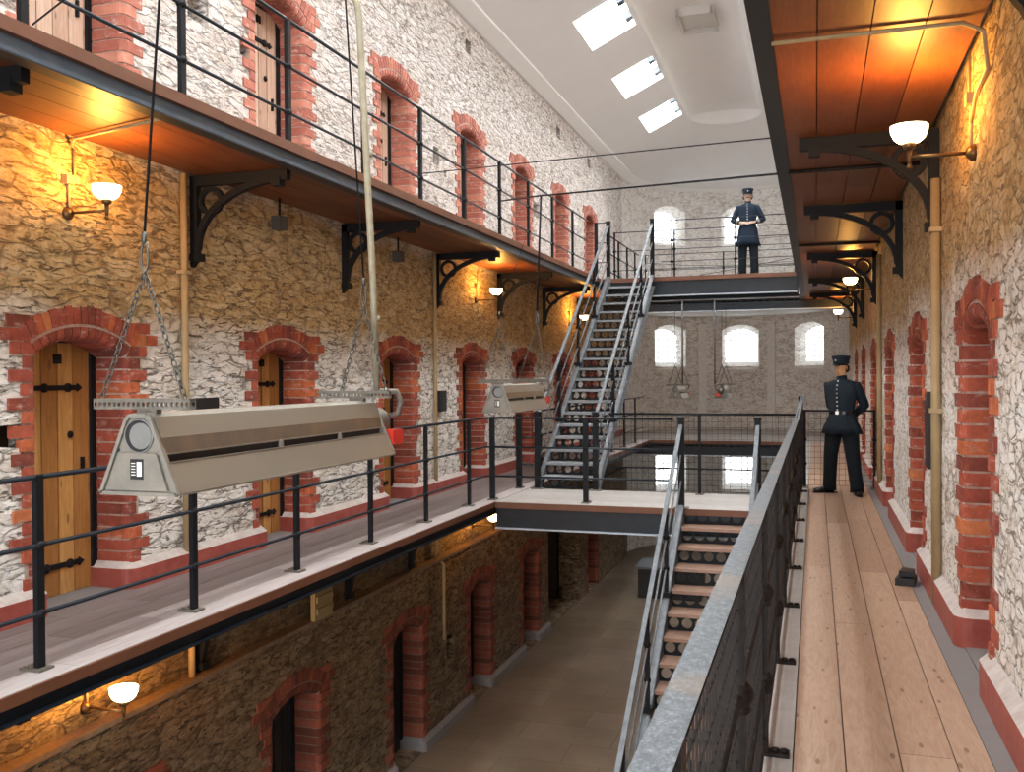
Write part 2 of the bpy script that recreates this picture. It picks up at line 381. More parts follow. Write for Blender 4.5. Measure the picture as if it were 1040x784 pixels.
o = sheet('wall_right', XR, XR + .4, -3, YA, -.4, ZC + .05, [door_hole(y, 0) for y in RY] + [door_hole(y, Z2) for y in RY], m_wallr)
o['label'] = 'rough whitewashed stone wall beside the wooden walkway, tan near its lamps'
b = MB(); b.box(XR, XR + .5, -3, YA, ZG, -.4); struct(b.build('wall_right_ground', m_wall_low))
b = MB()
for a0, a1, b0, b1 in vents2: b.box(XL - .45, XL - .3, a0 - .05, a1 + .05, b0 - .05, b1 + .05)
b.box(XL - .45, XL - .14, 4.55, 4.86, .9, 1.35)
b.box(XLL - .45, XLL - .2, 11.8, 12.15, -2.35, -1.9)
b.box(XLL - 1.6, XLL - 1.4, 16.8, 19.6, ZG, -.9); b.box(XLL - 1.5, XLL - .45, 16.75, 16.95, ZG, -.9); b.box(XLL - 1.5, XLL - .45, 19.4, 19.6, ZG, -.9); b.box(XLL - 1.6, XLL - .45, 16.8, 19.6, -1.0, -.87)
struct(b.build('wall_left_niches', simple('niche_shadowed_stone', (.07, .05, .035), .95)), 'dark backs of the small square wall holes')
# ledge
b = MB(); b.box(XL - .02, XLL + .02, -3, YA, -.90, -.86); struct(b.build('trim_1', m_mortar_d), 'thin stone ledge running along the lower wall')
# apse
def amap(th):   # outer angle for inner angle, splaying the window jambs
    for c_ in (-42, 0, 42):
        if abs(th - c_) <= 10.5: return c_ + (th - c_) * 7.9 / 10.5
    pts = [(-90, -90), (-52.5, -49.9), (-31.5, -34.1), (-10.5, -7.9), (10.5, 7.9), (31.5, 34.1), (52.5, 49.9), (90, 90)]
    for (a_, p_), (b_, q_) in zip(pts, pts[1:]):
        if a_ <= th <= b_: return p_ + (q_ - p_) * (th - a_) / (b_ - a_)
    return th
WZ = [(-1.72, -.56), (1.78, 2.97), (5.20, 6.32)]
def ztop(th, z1, off=0):
    for c_ in (-42, 0, 42):
        if abs(th - c_) <= 10.5 + 1e-6:
            return z1 - .17 * ((th - c_) / 10.5) ** 2
RO = RA + .42
def ap(th, R, z): a = math.radians(th); return (XA + R * sin(a), YA + R * cos(a), z)
b = MB(); ths = [-90 + 3.5 * i for i in range(52)]
ths = sorted(set([round(x, 3) for x in [-90 + 3.75 * i for i in range(10)] + [-52.5 + 3.5 * i for i in range(31)] + [56.25 + 3.75 * i for i in range(10)]]))
for t0, t1 in zip(ths, ths[1:]):
    mid = (t0 + t1) / 2; win = any(abs(mid - c_) < 10.5 for c_ in (-42, 0, 42))
    segs = [((ZG, ZG), (ZC + .05, ZC + .05))]
    if win:
        segs = []; lo = (ZG, ZG)
        for z0, z1 in WZ:
            segs.append((lo, (z0, z0))); lo = (ztop(t0, z1), ztop(t1, z1))
        segs.append((lo, (ZC + .05, ZC + .05)))
    for (a0, a1), (c0, c1) in segs:
        p = [ap(t0, RA, a0), ap(t1, RA, a1), ap(t1, RA, c1), ap(t0, RA, c0), ap(amap(t0), RO, a0 - (.12 if win and a0 > ZG else 0)), ap(amap(t1), RO, a1 - (.12 if win and a0 > ZG else 0)), ap(amap(t1), RO, c1 + (.13 if win and c1 < ZC else 0)), ap(amap(t0), RO, c0 + (.13 if win and c1 < ZC else 0))]
        b.add(p, [(0, 1, 2, 3), (7, 6, 5, 4), (0, 4, 5, 1), (3, 2, 6, 7), (0, 3, 7, 4), (1, 5, 6, 2)])
struct(b.build('wall_far', m_apse), 'curved end wall of pale coursed stone with three rows of windows')
b = MB()
for a0, a1 in ((-24, -19.5), (15.5, 20)):
    for k in range(3):
        t0 = a0 + (a1 - a0) * k / 3; t1 = a0 + (a1 - a0) * (k + 1) / 3
        p = [ap(t0, RA - .05, ZG), ap(t1, RA - .05, ZG), ap(t1, RA - .05, 3.0), ap(t0, RA - .05, 3.0), ap(t0, RA + .02, ZG), ap(t1, RA + .02, ZG), ap(t1, RA + .02, 3.), ap(t0, RA + .02, 3.)]
        b.add(p, [(0, 1, 2, 3), (7, 6, 5, 4), (0, 4, 5, 1), (3, 2, 6, 7), (0, 3, 7, 4), (1, 5, 6, 2)])
struct(b.build('trim_2', m_frame), 'two flat pale pilaster strips on the curved end wall')
wn = 0
for row, (z0, z1) in enumerate(WZ):
    for c_ in (-42, 0, 42):
        wn += 1; r_ = bpy.data.objects.new('window_%d' % wn, None); C.objects.link(r_); struct(r_)
        r_['label'] = '%s arched barred window, %s storey of the curved end wall' % ({-42: 'left-hand', 0: 'centre', 42: 'right-hand'}[c_], ['ground', 'middle', 'top'][row])
        R = RO - .03; A = [c_ + (-10 + 20 * i / 10) * .84 for i in range(11)]
        tops = [z1 - .17 * ((-10 + 20 * i / 10) / 10.5) ** 2 + .04 for i in range(11)]
        b = MB(); b.add([ap(a_, R, z0 - .03) for a_ in A] + [ap(a_, R, q) for a_, q in zip(A, tops)], [(i, i + 1, 12 + i, 11 + i) for i in range(10)])
        b.build('pane', m_pane, r_)
        b = MB()
        for i in range(1, 6):
            a_ = c_ + (-10 + 20 * i / 6) * .84; b.bar(ap(a_, R - .03, z0 + .1), ap(a_, R - .03, z1 - .1), .02, .02)
        for i in range(1, 6):
            z = z0 + .1 + (z1 - z0 - .2) * i / 6; b.tube([ap(a_, R - .03, z) for a_ in A], .010, 4)
        b.build('window_bars', m_bars, r_)
        b = MB(); p = [ap(c_ - 10.3, RA - .02, z0 - .06), ap(c_ + 10.3, RA - .02, z0 - .06), ap(c_ + 8.0, RO - .02, z0 + .14), ap(c_ - 8.0, RO - .02, z0 + .14)]
        b.add(p + [(x, y, z - .08) for x, y, z in p], [(0, 1, 2, 3), (4, 7, 6, 5), (0, 4, 5, 1)]); b.build('window_sill', m_frame, r_)

# ------------------------------------------------------------------ ceiling
SLZ = lambda x: ZC + (7.70 - ZC) * (x - XL) / (-2.87 - XL)
XB0, XB1 = -2.87, -1.17; YB = 22.9
b = MB()
sky = [(15.0, 16.42), (18.1, 19.5), (21.0, 22.4), (12.0, 13.4), (9.0, 10.4), (6.0, 7.4), (3.0, 4.4), (0, 1.4)]
sky.sort()
SX0, SX1 = -3.73, -2.95
def slope(mirror):
    f = (lambda x: 2 * XA - x) if mirror else (lambda x: x)
    P_ = lambda x, y: (f(x), y, SLZ(x))
    ys = [-3]; inn = []
    for a_, c_ in sky: ys += [a_, c_]
    ys.append(YB)
    for i, (a_, c_) in enumerate(zip(ys, ys[1:])):
        xs = [(XL + .0, XB0)] if i % 2 == 0 else [(XL, SX0), (SX1, XB0)]
        for x0, x1 in xs: b.add([P_(x0, a_), P_(x1, a_), P_(x1, c_), P_(x0, c_)], [(0, 1, 2, 3)])
slope(False); slope(True)
# barrel
NB = 10
def brow(y, k=1.0): return [(XA + (XB0 - XA) * cos(PI * i / NB) * 1.0, y, 7.70 + .42 * sin(PI * i / NB) * k) for i in range(NB + 1)]
r0 = brow(-3); r1 = brow(YB)
b.add(r0 + r1, [(i, i + 1, NB + 2 + i, NB + 1 + i) for i in range(NB)], 0, True)
# barrel end (quarter dome) and the fan down to the curved end wall
N2 = 24; rings = []
HW = XA - XB0
for j in range(5):
    q = j / 4; rings.append([(XA - HW * cos(PI * i / N2) * (1), YB + .85 * sin(PI * i / N2) * q, 7.70 + .42 * math.sqrt(max(0, 1 - q * q)) * sin(PI * i / N2)) for i in range(N2 + 1)])
for ra, rb in zip(rings, rings[1:]):
    b.add(ra + rb, [(i, i + 1, N2 + 2 + i, N2 + 1 + i) for i in range(N2)], 0, True)
inner = rings[-1]
outer = []
for i in range(N2 + 1):
    a_ = PI * i / N2; outer.append((XA - RA * cos(a_), YA + RA * sin(a_), ZC))
full_in = [(XB0, YB, 7.70)] + inner + [(XB1, YB, 7.70)]
full_out = [(XL, YB, ZC)] + outer + [(XR, YB, ZC)]
n_ = len(full_in)
b.add(full_in + full_out, [(i, i + 1, n_ + 1 + i, n_ + i) for i in range(n_ - 1)], 0, True)
ceil = struct(b.build('ceiling', m_white), 'white vaulted ceiling with sloping sides over the hall')
# cornice band
b = MB(); path = [(XL, -3), (XL, YA)] + [(XA - RA * cos(PI * i / 32), YA + RA * sin(PI * i / 32)) for i in range(33)] + [(XR, YA), (XR, -3)]
cr = []
for i, (x, y) in enumerate(path):
    cx_, cy_ = XA, min(y, YA); d = Vector((cx_ - x, cy_ - y)).normalized()
    for dd, z in ((0, ZC - .02), (.05, ZC - .02), (.26, ZC + .085), (.26, ZC + .16)): cr.append((x + d.x * dd, y + d.y * dd, z))
b.add(cr, [(4 * i + j, 4 * i + j + 1, 4 * i + 5 + j, 4 * i + 4 + j) for i in range(len(path) - 1) for j in range(3)])
struct(b.build('trim_3', m_cornice), 'white cornice band along the top of the walls')
# skylights
for mirror in (False, True):
    f = (lambda x: 2 * XA - x) if mirror else (lambda x: x)
    for k, (a_, c_) in enumerate(sky):
        wn += 1; r_ = bpy.data.objects.new('window_%d' % wn, None); C.objects.link(r_); struct(r_)
        H = .30
        b = MB(); z0, z1 = SLZ(SX0), SLZ(SX1)
        lo = [(f(SX0), a_, z0), (f(SX1), a_, z1), (f(SX1), c_, z1), (f(SX0), c_, z0)]
        hi = [(f(SX0) - (0 if mirror else 0), a_, z0 + H), (f(SX1), a_, z1 + H), (f(SX1), c_, z1 + H), (f(SX0), c_, z0 + H)]
        b.add(lo + hi, [(i, (i + 1) % 4, 4 + (i + 1) % 4, 4 + i) for i in range(4)]); b.build('window_frame', m_cornice, r_)
        b = MB(); b.add(hi, [(0, 1, 2, 3)]); b.build('pane', m_sky, r_)
        b = MB()
        for yy in (a_ + (c_ - a_) * .40, a_ + (c_ - a_) * .82): b.bar((f(SX0), yy, z0 + H * .75), (f(SX1), yy, z1 + H * .75), .07, .05)
        b.build('glazing_bar', m_cornice, r_)
        b = MB()
        for yy in (a_ + (c_ - a_) * .34, a_ + (c_ - a_) * .86): b.bar((f(SX1 - .16), yy, z1 + .04), (f(SX1 - .01), yy, z1 + .12), .16, .10)
        b.build('latch', m_steel, r_)
b = MB(); b.box(-2.32, -1.72, 17.05, 17.12, 7.95, 8.2); b.box(-2.32, -1.72, 17.95, 18.02, 7.95, 8.2); b.box(-2.36, -2.30, 17.05, 18.02, 7.95, 8.2); b.box(-1.74, -1.68, 17.05, 18.02, 7.95, 8.2)
b.box(-2.32, -1.72, 17.1, 18, 8.02, 8.04)
tag(b.build('ceiling_hatch', simple('hatch_paint', (.62, .61, .58), .8)), 'square off-white hatch in the crown of the white ceiling', 'hatch')

# ------------------------------------------------------------------ floors
b = MB(); b.box(-8, 1.3, -3, 28.5, ZG - .2, ZG); struct(b.build('floor', m_flag), 'worn brown flagstone floor at the bottom of the hall')
def boards(b, x0, x1, y0, y1, z0, z1, n, along='y', gap=.004, seg=4.0, mat=0, off=0):
    if along == 'y':
        w_ = (x1 - x0) / n
        for i in range(n):
            y = y0; first = True
            while y < y1 - .01:
                L = seg * random.uniform(.7, 1.3); e = min(y1, y + L); e = y1 if y1 - e < .6 else e
                b.box(x0 + i * w_ + gap / 2, x0 + (i + 1) * w_ - gap / 2, y + gap / 2, e - gap / 2, z0, z1, mat, 1.0 if (i == n - 1 and n == 5) else random.random() * .8); y = e
    else:
        w_ = (y1 - y0) / n
        for i in range(n): b.box(x0, x1, y0 + i * w_ + gap / 2, y0 + (i + 1) * w_ - gap / 2, z0, z1, mat, random.random())
    return b
def walkway(label, x0, x1, y0, y1, z, side, deckmat, nb, edge_h=.06, fh=.16, name='gallery_walkway', along='y', group=None, soff=True, bm=None):
    bm = bm or m_steel
    """side: list of edges carrying fascia: 'W','E','S','N'"""
    r_ = empty(name, label, 'walkway', ((x0 + x1) / 2, (y0 + y1) / 2, z - .25), 0, group)
    b = MB(); boards(b, x0, x1, y0, y1, z - .045, z, nb, along); b.build('deck_boards', deckmat, r_)
    for sd in side:
        e = MB(); q = MB(); l = MB()
        if sd in 'WE':
            xe = x0 if sd == 'W' else x1; s_ = -1 if sd == 'W' else 1
            X_ = lambda a, c: (min(xe + s_ * a, xe + s_ * c), max(xe + s_ * a, xe + s_ * c))
            e.box(*X_(-.06, .012), y0, y1, z - .046 - edge_h + .03, z - .004); q.box(*X_(-.07, -.03), y0, y1, z - .05 - fh, z - .05)
            q.box(*X_(-.09, .0), y0, y1, z - .075, z - .05); l.box(*X_(-.09, .012), y0, y1, z - .055 - fh, z - .045 - fh)
        else:
            ye = y0 if sd == 'S' else y1; s_ = -1 if sd == 'S' else 1
            Y_ = lambda a, c: (min(ye + s_ * a, ye + s_ * c), max(ye + s_ * a, ye + s_ * c))
            e.box(x0, x1, *Y_(-.06, .012), z - .046 - edge_h + .03, z - .004); q.box(x0, x1, *Y_(-.07, -.03), z - .05 - fh, z - .05)
            q.box(x0, x1, *Y_(-.09, .0), z - .075, z - .05); l.box(x0, x1, *Y_(-.11, .02), z - .062 - fh, z - .045 - fh)
        e.build('edge_board', m_edge, r_); q.build('fascia_beam', bm, r_, 'navy blue steel beam'); l.build('beam_flange', m_steel_l if name == 'footbridge' else m_steel, r_, 'pale lower flange' if name == 'footbridge' else None)  # footbridge flanges are paler than their beams
    if soff:
        b = MB(); boards(b, x0 + .05, x1 - .05, y0 + (.11 if 'S' in side else 0), y1 - (.11 if 'N' in side else 0), z - .14, z - .11, max(3, int((x1 - x0) / .24)), 'y', .006, 5); b.build('soffit_boards', m_soffit, r_, 'orange-brown stained underside boards')
    return r_
walkway('grey weathered timber walkway along the left cell doors, middle storey', XL + .002, EL, -3, 22.57, 0, 'E', m_deck_grey, 5, .05, .10)
w_ = walkway('upper walkway above the wall lamps on the far cell wall, orange-brown underside', XL + .002, EL, -3, 22.07, Z2, 'E', m_deck_grey, 5, .06, .13, bm=m_steel_skylit)
walkway('upper walkway overhead on the near side with stained board underside', ER, XR - .002, -3, 22.07, Z2, 'W', m_deck_grey, 5, .06, .10)
# near deck (the walkway the camera stands on)
r_ = empty('gallery_walkway', 'pale pine plank walkway with knots where the uniformed figure stands', 'walkway', (.2, 10, -.25))
b = MB()
bx_ = [-.09, .11, .32, .53, .665]
for i in range(4):
    y = -3
    while y < 22.5:
        e = min(22.57, y + random.uniform(2.6, 4.6)); e = 22.57 if 22.57 - e < .5 else e
        b.box(bx_[i] + .0025, bx_[i + 1] - .0025, y + .002, e - .002, -.045, 0, 0, random.random()); y = e
b.build('deck_boards', m_deck, r_)
b = MB(); b.box(ER, -.093, -3, 22.57, -.045, .0, 0, .6); b.build('edge_plank', m_deck_white, r_, 'whitish painted edge plank under the railing')
b = MB(); b.box(.667, XR - .002, -3, 22.57, -.045, -.002); b.build('cement_strip', m_cement, r_, 'grey cement strip along the wall')
b = MB(); b.box(ER - .012, ER + .05, -3, 22.57, -.08, -.004); b.build('edge_board', m_edge, r_)
b = MB(); b.box(ER + .03, ER + .07, -3, 22.57, -.25, -.05); b.box(ER + .07, XR - .002, -3, 22.57, -.14, -.11); b.build('fascia_beam', m_steel, r_)
# bridges
walkway('dusty pale bridge between the galleries in front of the tall staircase, middle storey', EL + .014, ER - .014, 11.04, 12.5, 0, 'SN', m_deck_white, 4, .06, .27, name='footbridge', along='x', soff=True)
walkway('upper footbridge carrying the moustached guard', EL + .014, ER - .014, 17.25, 18.55, Z2, 'SN', m_deck_grey, 6, .06, .29, name='footbridge', along='x')
def gallery(label, y0, z, mat, fh):
    r_ = empty('gallery_walkway', label, 'walkway', (XA, y0 + 2, z - .25))
    R = RA - .025; arc = [(XA + R * cos(PI * i / 24), YA + R * sin(PI * i / 24)) for i in range(25)]
    poly = [(XL + .005, y0), (XR - .005, y0)] + arc
    b = MB(); b.prism(poly, lambda x, y, k: (x, y, k), z - .045, z); b.build('deck_boards', mat, r_)
    b = MB(); b.prism([(x, y + .03) if y == y0 else (x, y) for x, y in poly], lambda x, y, k: (x, y, k), z - .14, z - .11); b.build('soffit_boards', m_white, r_)  # unseen underside made white to bounce light onto the end wall
    b = MB(); b.box(EL + .02, ER - .02, y0 - .012, y0 + .06, z - .08, z - .004); b.build('edge_board', m_edge, r_)
    b = MB(); b.box(XL + .01, XR - .01, y0 + .03, y0 + .07, z - .05 - fh, z - .05); b.build('fascia_beam', m_steel, r_, 'navy blue steel beam')
    b = MB(); b.box(XL + .01, XR - .01, y0 - .02, y0 + .11, z - .065 - fh, z - .045 - fh); b.build('beam_flange', m_steel_l, r_)
gallery('middle gallery floor beneath the curved end wall windows', 22.6, 0, m_deck_white, .3)
gallery('top gallery floor beneath the highest curved wall windows', 22.1, Z2, m_deck_grey, .27)
# ------------------------------------------------------------------ plinths along the gallery walls
def plinth(name, X, sgn, doors, y0, y1, z, h, t, label, mats):
    b = MB(); ys = [y0] + [v for d in doors for v in (d, d + DW)] + [y1]
    for ya, yb in zip(ys[::2], ys[1::2]):
        if yb - ya < .1: continue
        r = .09
        def side(yc, s_):      # rounded nose wrapping into the door reveal
            pts = [(-.29, yc + s_ * .05)]
            for i in range(6):
                a = PI / 2 * i / 5; pts.append((t - r + r * sin(a), yc + s_ * (.05 - r + r * cos(a))))
            return pts
        poly = side(ya, -1) + side(yb, 1)[::-1]
        f = lambda x, y, k: (X + sgn * x, y, k)
        b.prism(poly, f, z, z + h, 0)
        small = [(x - (.0 if x < 0 else .0), y) for x, y in poly]
        o = len(b.v); n = len(small)
        top = [f(x, y, z + h) for x, y in poly]; ins = [f(min(x, .0) if x > 0 else x, y + (.045 if y < (ya + yb) / 2 else -.045), z + h + .045) for x, y in poly]
        b.add(top + ins, [(i, (i + 1) % n, n + (i + 1) % n, n + i) for i in range(n)] + [tuple(n + i for i in range(n))], 1)
    o = struct(b.build(name, mats), label); return o
plinth('baseboard_left', XL, 1, LY, -3, YA, 0, .15, .075, 'red painted plinth with rounded ends along the cell doors', [m_red, m_dust])
plinth('baseboard_right', XR, -1, RY, -3, YA, 0, .17, .055, 'red painted plinth with rounded ends beside the plank walkway', [m_red, m_dust])
plinth('baseboard_ground', XLL, 1, LY[:6], -3, 16.95, ZG, .13, .06, 'dull plinth at the foot of the ground storey wall', [m_cement, m_cement])

# ------------------------------------------------------------------ cell doors
def door(k, label, hs, bm, mm, leafm, iron=True, leaf_w=DW, sill=True):
    """local: opening y 0..DW, room side +x, floor z=0"""
    r_ = bpy.data.objects.new('door_%d' % k, None); C.objects.link(r_); struct(r_, label)
    R0 = RAD; cy = DW / 2; cz = hs + RISE - RAD; am = math.asin(DW / 2 / R0)
    rnd = random.Random(k * 13)
    D = .27; fr = .055
    def arcp(s_, L, px=.014):
        pts = [(px, s_ * L)]
        for i in range(5):
            a = PI / 2 * i / 4; pts.append((px - fr + fr * cos(a), -s_ * 0 + s_ * (fr - fr * sin(a))))
        return pts + [(-D, 0), (-D, s_ * .034), (-.03, s_ * .034), (-.03, s_ * L)]
    for sd in (-1, 1):
        b = MB(); y0 = 0 if sd < 0 else DW; f = lambda x, y, z: (x, y0 + y, z)
        n = int((hs + .02) / .087); ch = (hs + .0) / n
        for i in range(n):
            L = (.13, .225)[(i // (1 if k % 2 else 1)) % 2] + rnd.uniform(-.02, .02)
            if rnd.random() < .06: L = .085
            px = .012 + rnd.uniform(-.004, .008)
            b.prism(arcp(sd, L, px), f, i * ch + .006, (i + 1) * ch - .007, 0, tint=rnd.random())
            if rnd.random() < .0: pass
        # mortar core
        b.prism([(p[0] - .009 if p[0] > -.2 else p[0], p[1] + sd * .007) for p in arcp(sd, .11, .012)], f, 0, hs, 1)
        # shoulder bricks that meet the sloping end of the arch ring
        def inn(z):
            dz = z - hs; lim = .225 * cos(am)
            if dz <= lim: return dz * math.tan(am) + .006
            q = (R0 + .232) ** 2 - (z - cz) ** 2
            return math.sqrt(max(0, q)) - DW / 2 if q > 0 else 0
        for i in range(3):
            z0 = hs + .087 * i + .004; z1 = z0 + .078; L = (.21, .33, .26)[i] + rnd.uniform(-.02, .02)
            cuts = [None, .5] if L - inn(z0) > .2 else [None]
            mid = (inn(z1) + L) / 2
            parts = [([(inn(z0), z0), (mid - .004, z0), (mid - .004, z1), (inn(z1), z1)]), ([(mid + .004, z0), (L, z0), (L, z1), (mid + .004, z1)])] if len(cuts) > 1 else [[(inn(z0), z0), (L, z0), (L, z1), (inn(z1), z1)]]
            for q in parts: b.prism([(y0 + sd * y, z) for y, z in q], lambda y, z, x: (x, y, z), -.03, .012, 0, tint=rnd.random())
        b.prism([(y0 + sd * y, z) for y, z in [(0, hs - .004), (.2, hs - .004), (.24, hs + .25), (inn(hs + .25), hs + .25), (inn(hs + .19), hs + .19)]], lambda y, z, x: (x, y, z), -.03, .004, 1)
        b.build('brick_jamb', [bm, mm], r_)
    b = MB()
    def wedge(prof, a0, a1, mat, tint):
        fn = lambda x, r, a: (x, cy + r * sin(a), cz + r * cos(a))
        b.prism(prof, fn, a0, a1, mat, False, tint)
    n1 = 13; am1 = am
    for i in range(n1):
        a0 = -am1 + 2 * am1 * i / n1; a1 = a0 + 2 * am1 / n1
        prof = [(-D, R0)] + [(.012 - fr + fr * sin(PI / 2 * j / 4), R0 + fr - fr * cos(PI / 2 * j / 4)) for j in range(5)] + [(.012, R0 + .088), (-.03, R0 + .088), (-.03, R0 + .03), (-D, R0 + .03)]
        wedge(prof, a0 + .006, a1 - .006, 0, rnd.random() * .6)
    n2 = 17; am2 = am + .05
    for i in range(n2):
        a0 = -am2 + 2 * am2 * i / n2; a1 = a0 + 2 * am2 / n2; e = rnd.uniform(-.008, .012)
        wedge([(-.02, R0 + .108), (.013, R0 + .108), (.013, R0 + .225 + e), (-.02, R0 + .225 + e)], a0 + .005, a1 - .005, 0, rnd.random())
    for i in range(12):
        a0 = -am2 + 2 * am2 * i / 12; wedge([(-.03, R0 + .01), (-.062, R0 + .01), (-.03, R0 + .06), (.004, R0 + .085), (.006, R0 + .215), (-.03, R0 + .215)], a0, a0 + 2 * am2 / 12, 1, .5)
        wedge([(-D + .005, R0 + .008), (-.05, R0 + .008), (-.05, R0 + .03), (-D + .005, R0 + .03)], a0, a0 + 2 * am2 / 12, 1, .5)
    b.build('brick_arch', [bm, mm], r_)
    b = MB(); b.box(-.33, .0, .0, DW, -.04, .008); b.build('door_sill', m_cement, r_)
    # dark frame behind the reveal and the plank leaf
    b = MB(); b.box(-.34, -D + .0, -.03, .045, 0, hs + .16); b.box(-.34, -D + .0, DW - .045, DW + .03, 0, hs + .16); b.box(-.34, -D, .045, DW - .045, hs + .10, hs + .2)
    b.build('door_frame', m_iron, r_)
    leaf = MB(); nb = 5; w_ = (DW - .1) / nb
    for i in range(nb):
        y = .05 + i * w_; leaf.box(-.33, -.295, y + .002, y + w_ - .009, .012, hs + .13, 0, rnd.random()); leaf.box(-.33, -.287, y + w_ - .012, y + w_ - .004, .012, hs + .13, 0, .1)
    lf = leaf.build('door_leaf', leafm, r_)
    if iron:
        for z in (hs - .22, .22):
            h = MB(); h.box(-.292, -.278, .05, .68, z - .018, z + .018)
            h.lathe([(.001, 0), (.034, 0), (.034, .012), (.001, .012)], (-.29, .36, z), 10, axis='x'); h.lathe([(.001, 0), (.034, 0), (.034, .012), (.001, .012)], (-.29, .58, z), 10, axis='x')
            h.prism([(.67, z - .03), (.715, z), (.67, z + .03)], lambda y, q, x: (x, y, q), -.292, -.278)
            h.build('strap_hinge', m_iron, lf)
        h = MB(); h.box(-.292, -.28, .45, .52, hs - .05, hs + .02); h.build('spy_hatch', m_iron, lf)
        h = MB(); h.lathe([(.001, .0), (.026, 0), (.026, .01), (.001, .01)], (-.29, .60, hs - .56), 12, axis='x'); h.build('peephole', m_iron, lf)
        h = MB(); h.box(-.292, -.27, .70, .72, hs - .85, hs - .73); h.build('bolt_plate', m_iron, lf)
    return r_
dn = 1
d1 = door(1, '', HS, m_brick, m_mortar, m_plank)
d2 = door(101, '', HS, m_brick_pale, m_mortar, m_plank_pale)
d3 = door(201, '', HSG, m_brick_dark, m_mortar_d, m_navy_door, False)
ORD = ['first', 'second', 'third', 'fourth', 'fifth', 'sixth', 'seventh', 'eighth']
def place(src, X, ys, z, right, what):
    global dn
    for i, y in enumerate(ys):
        o = dup(src, (X, y + (DW if right else 0), z), PI if right else 0, '%s door along its wall counted from the open end, %s' % (ORD[i], what))
        o.name = 'door_%d' % dn; dn += 1
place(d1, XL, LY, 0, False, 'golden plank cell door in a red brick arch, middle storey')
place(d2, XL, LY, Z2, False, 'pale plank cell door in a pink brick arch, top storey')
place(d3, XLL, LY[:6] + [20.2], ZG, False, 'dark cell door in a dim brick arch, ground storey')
place(d1, XR, RY, 0, True, 'deep red brick doorway beside the plank walkway')
place(d2, XR, RY[3:], Z2, True, 'brick doorway of the near upper gallery')
def deltree(o):
    for k in kids(o): deltree(k)
    bpy.data.objects.remove(o)
for o in (d1, d2, d3): deltree(o)

# ------------------------------------------------------------------ iron brackets
def bracket():
    r_ = empty('iron_bracket', '', 'bracket'); L = .90; H = .68
    b = MB(); b.box(0, .065, -.03, .03, -H, 0); b.box(0, .09, -.045, .045, -H - .01, -H + .05)
    b.prism([(0, -H - .06), (.075, -H + .02), (.0, -H + .02)], lambda x, z, y: (x, y, z), -.03, .03); b.build('wall_leg', m_iron, r_)
    b = MB(); b.box(.0, L, -.03, .03, -.085, 0); b.box(L - .14, L - .06, -.04, .04, -.13, -.06); b.build('top_bar', m_iron, r_)
    b = MB(); pts = []
    for i in range(13):
        a = PI / 2 * i / 12; pts.append((.05 + (L - .12) * (1 - cos(a)), 0, -.60 + .53 * sin(a)))
    for p, q in zip(pts, pts[1:]): b.bar(p, q, .05, .055, up=(0, 1, 0))
    b.build('curved_brace', m_iron, r_)
    b = MB(); n = 24
    for i in range(n):
        a0, a1 = 2 * PI * i / n, 2 * PI * (i + 1) / n; c = (.185, -.205); R = .098
        b.bar((c[0] + R * cos(a0), 0, c[1] + R * sin(a0)), (c[0] + R * cos(a1), 0, c[1] + R * sin(a1)), .038, .04, up=(0, 1, 0))
    b.build('ring', m_iron, r_); return r_
br = bracket()
BY = [3.97, 6.58, 9.17, 11.8, 14.4, 17.05, 19.7]
lab = ['just beyond the first cell door', 'nearest one seen whole, beside a tan pipe', 'behind the hanging gas pole', 'just left of a small lit wall lamp', 'just right of the small lit wall lamp', 'in the shade left of the tall staircase', 'in deep shade behind the tall staircase']
for i, y in enumerate(BY):
    o = br if i == 0 else dup(br); o.location = (XL + .001, y, Z2 - .144); o['label'] = 'black iron ring bracket under upper gallery, ' + lab[i]; o['group'] = 'iron brackets under the far upper gallery'
LBY = [3.97, 6.58, 9.17, 10.85, 14.4, 17.05]
lab = ['left of the glowing lower lamp', 'right of the glowing lower lamp', 'above the third ground storey doorway', 'beside the bridge end', 'beyond the bridge', 'farthest down the lower wall']
for i, y in enumerate(LBY): dup(br, (XL + .001, y, -.144), 0, 'black iron bracket under the middle gallery, ' + lab[i], 'iron brackets under the middle gallery')
RBY = [3.6, 6.95, 9.75, 13.6, 17.1, 20.2]
lab = ['cut off by the picture top', 'behind the big glowing bowl lamp', 'second one whole with its ring showing', 'third one, framed by orange light', 'just before the upper footbridge', 'beyond the small distant lamp']
for i, y in enumerate(RBY): dup(br, (XR - .001, y, Z2 - .144), PI, 'black iron ring bracket under overhead gallery, ' + lab[i], 'iron brackets under the overhead gallery')

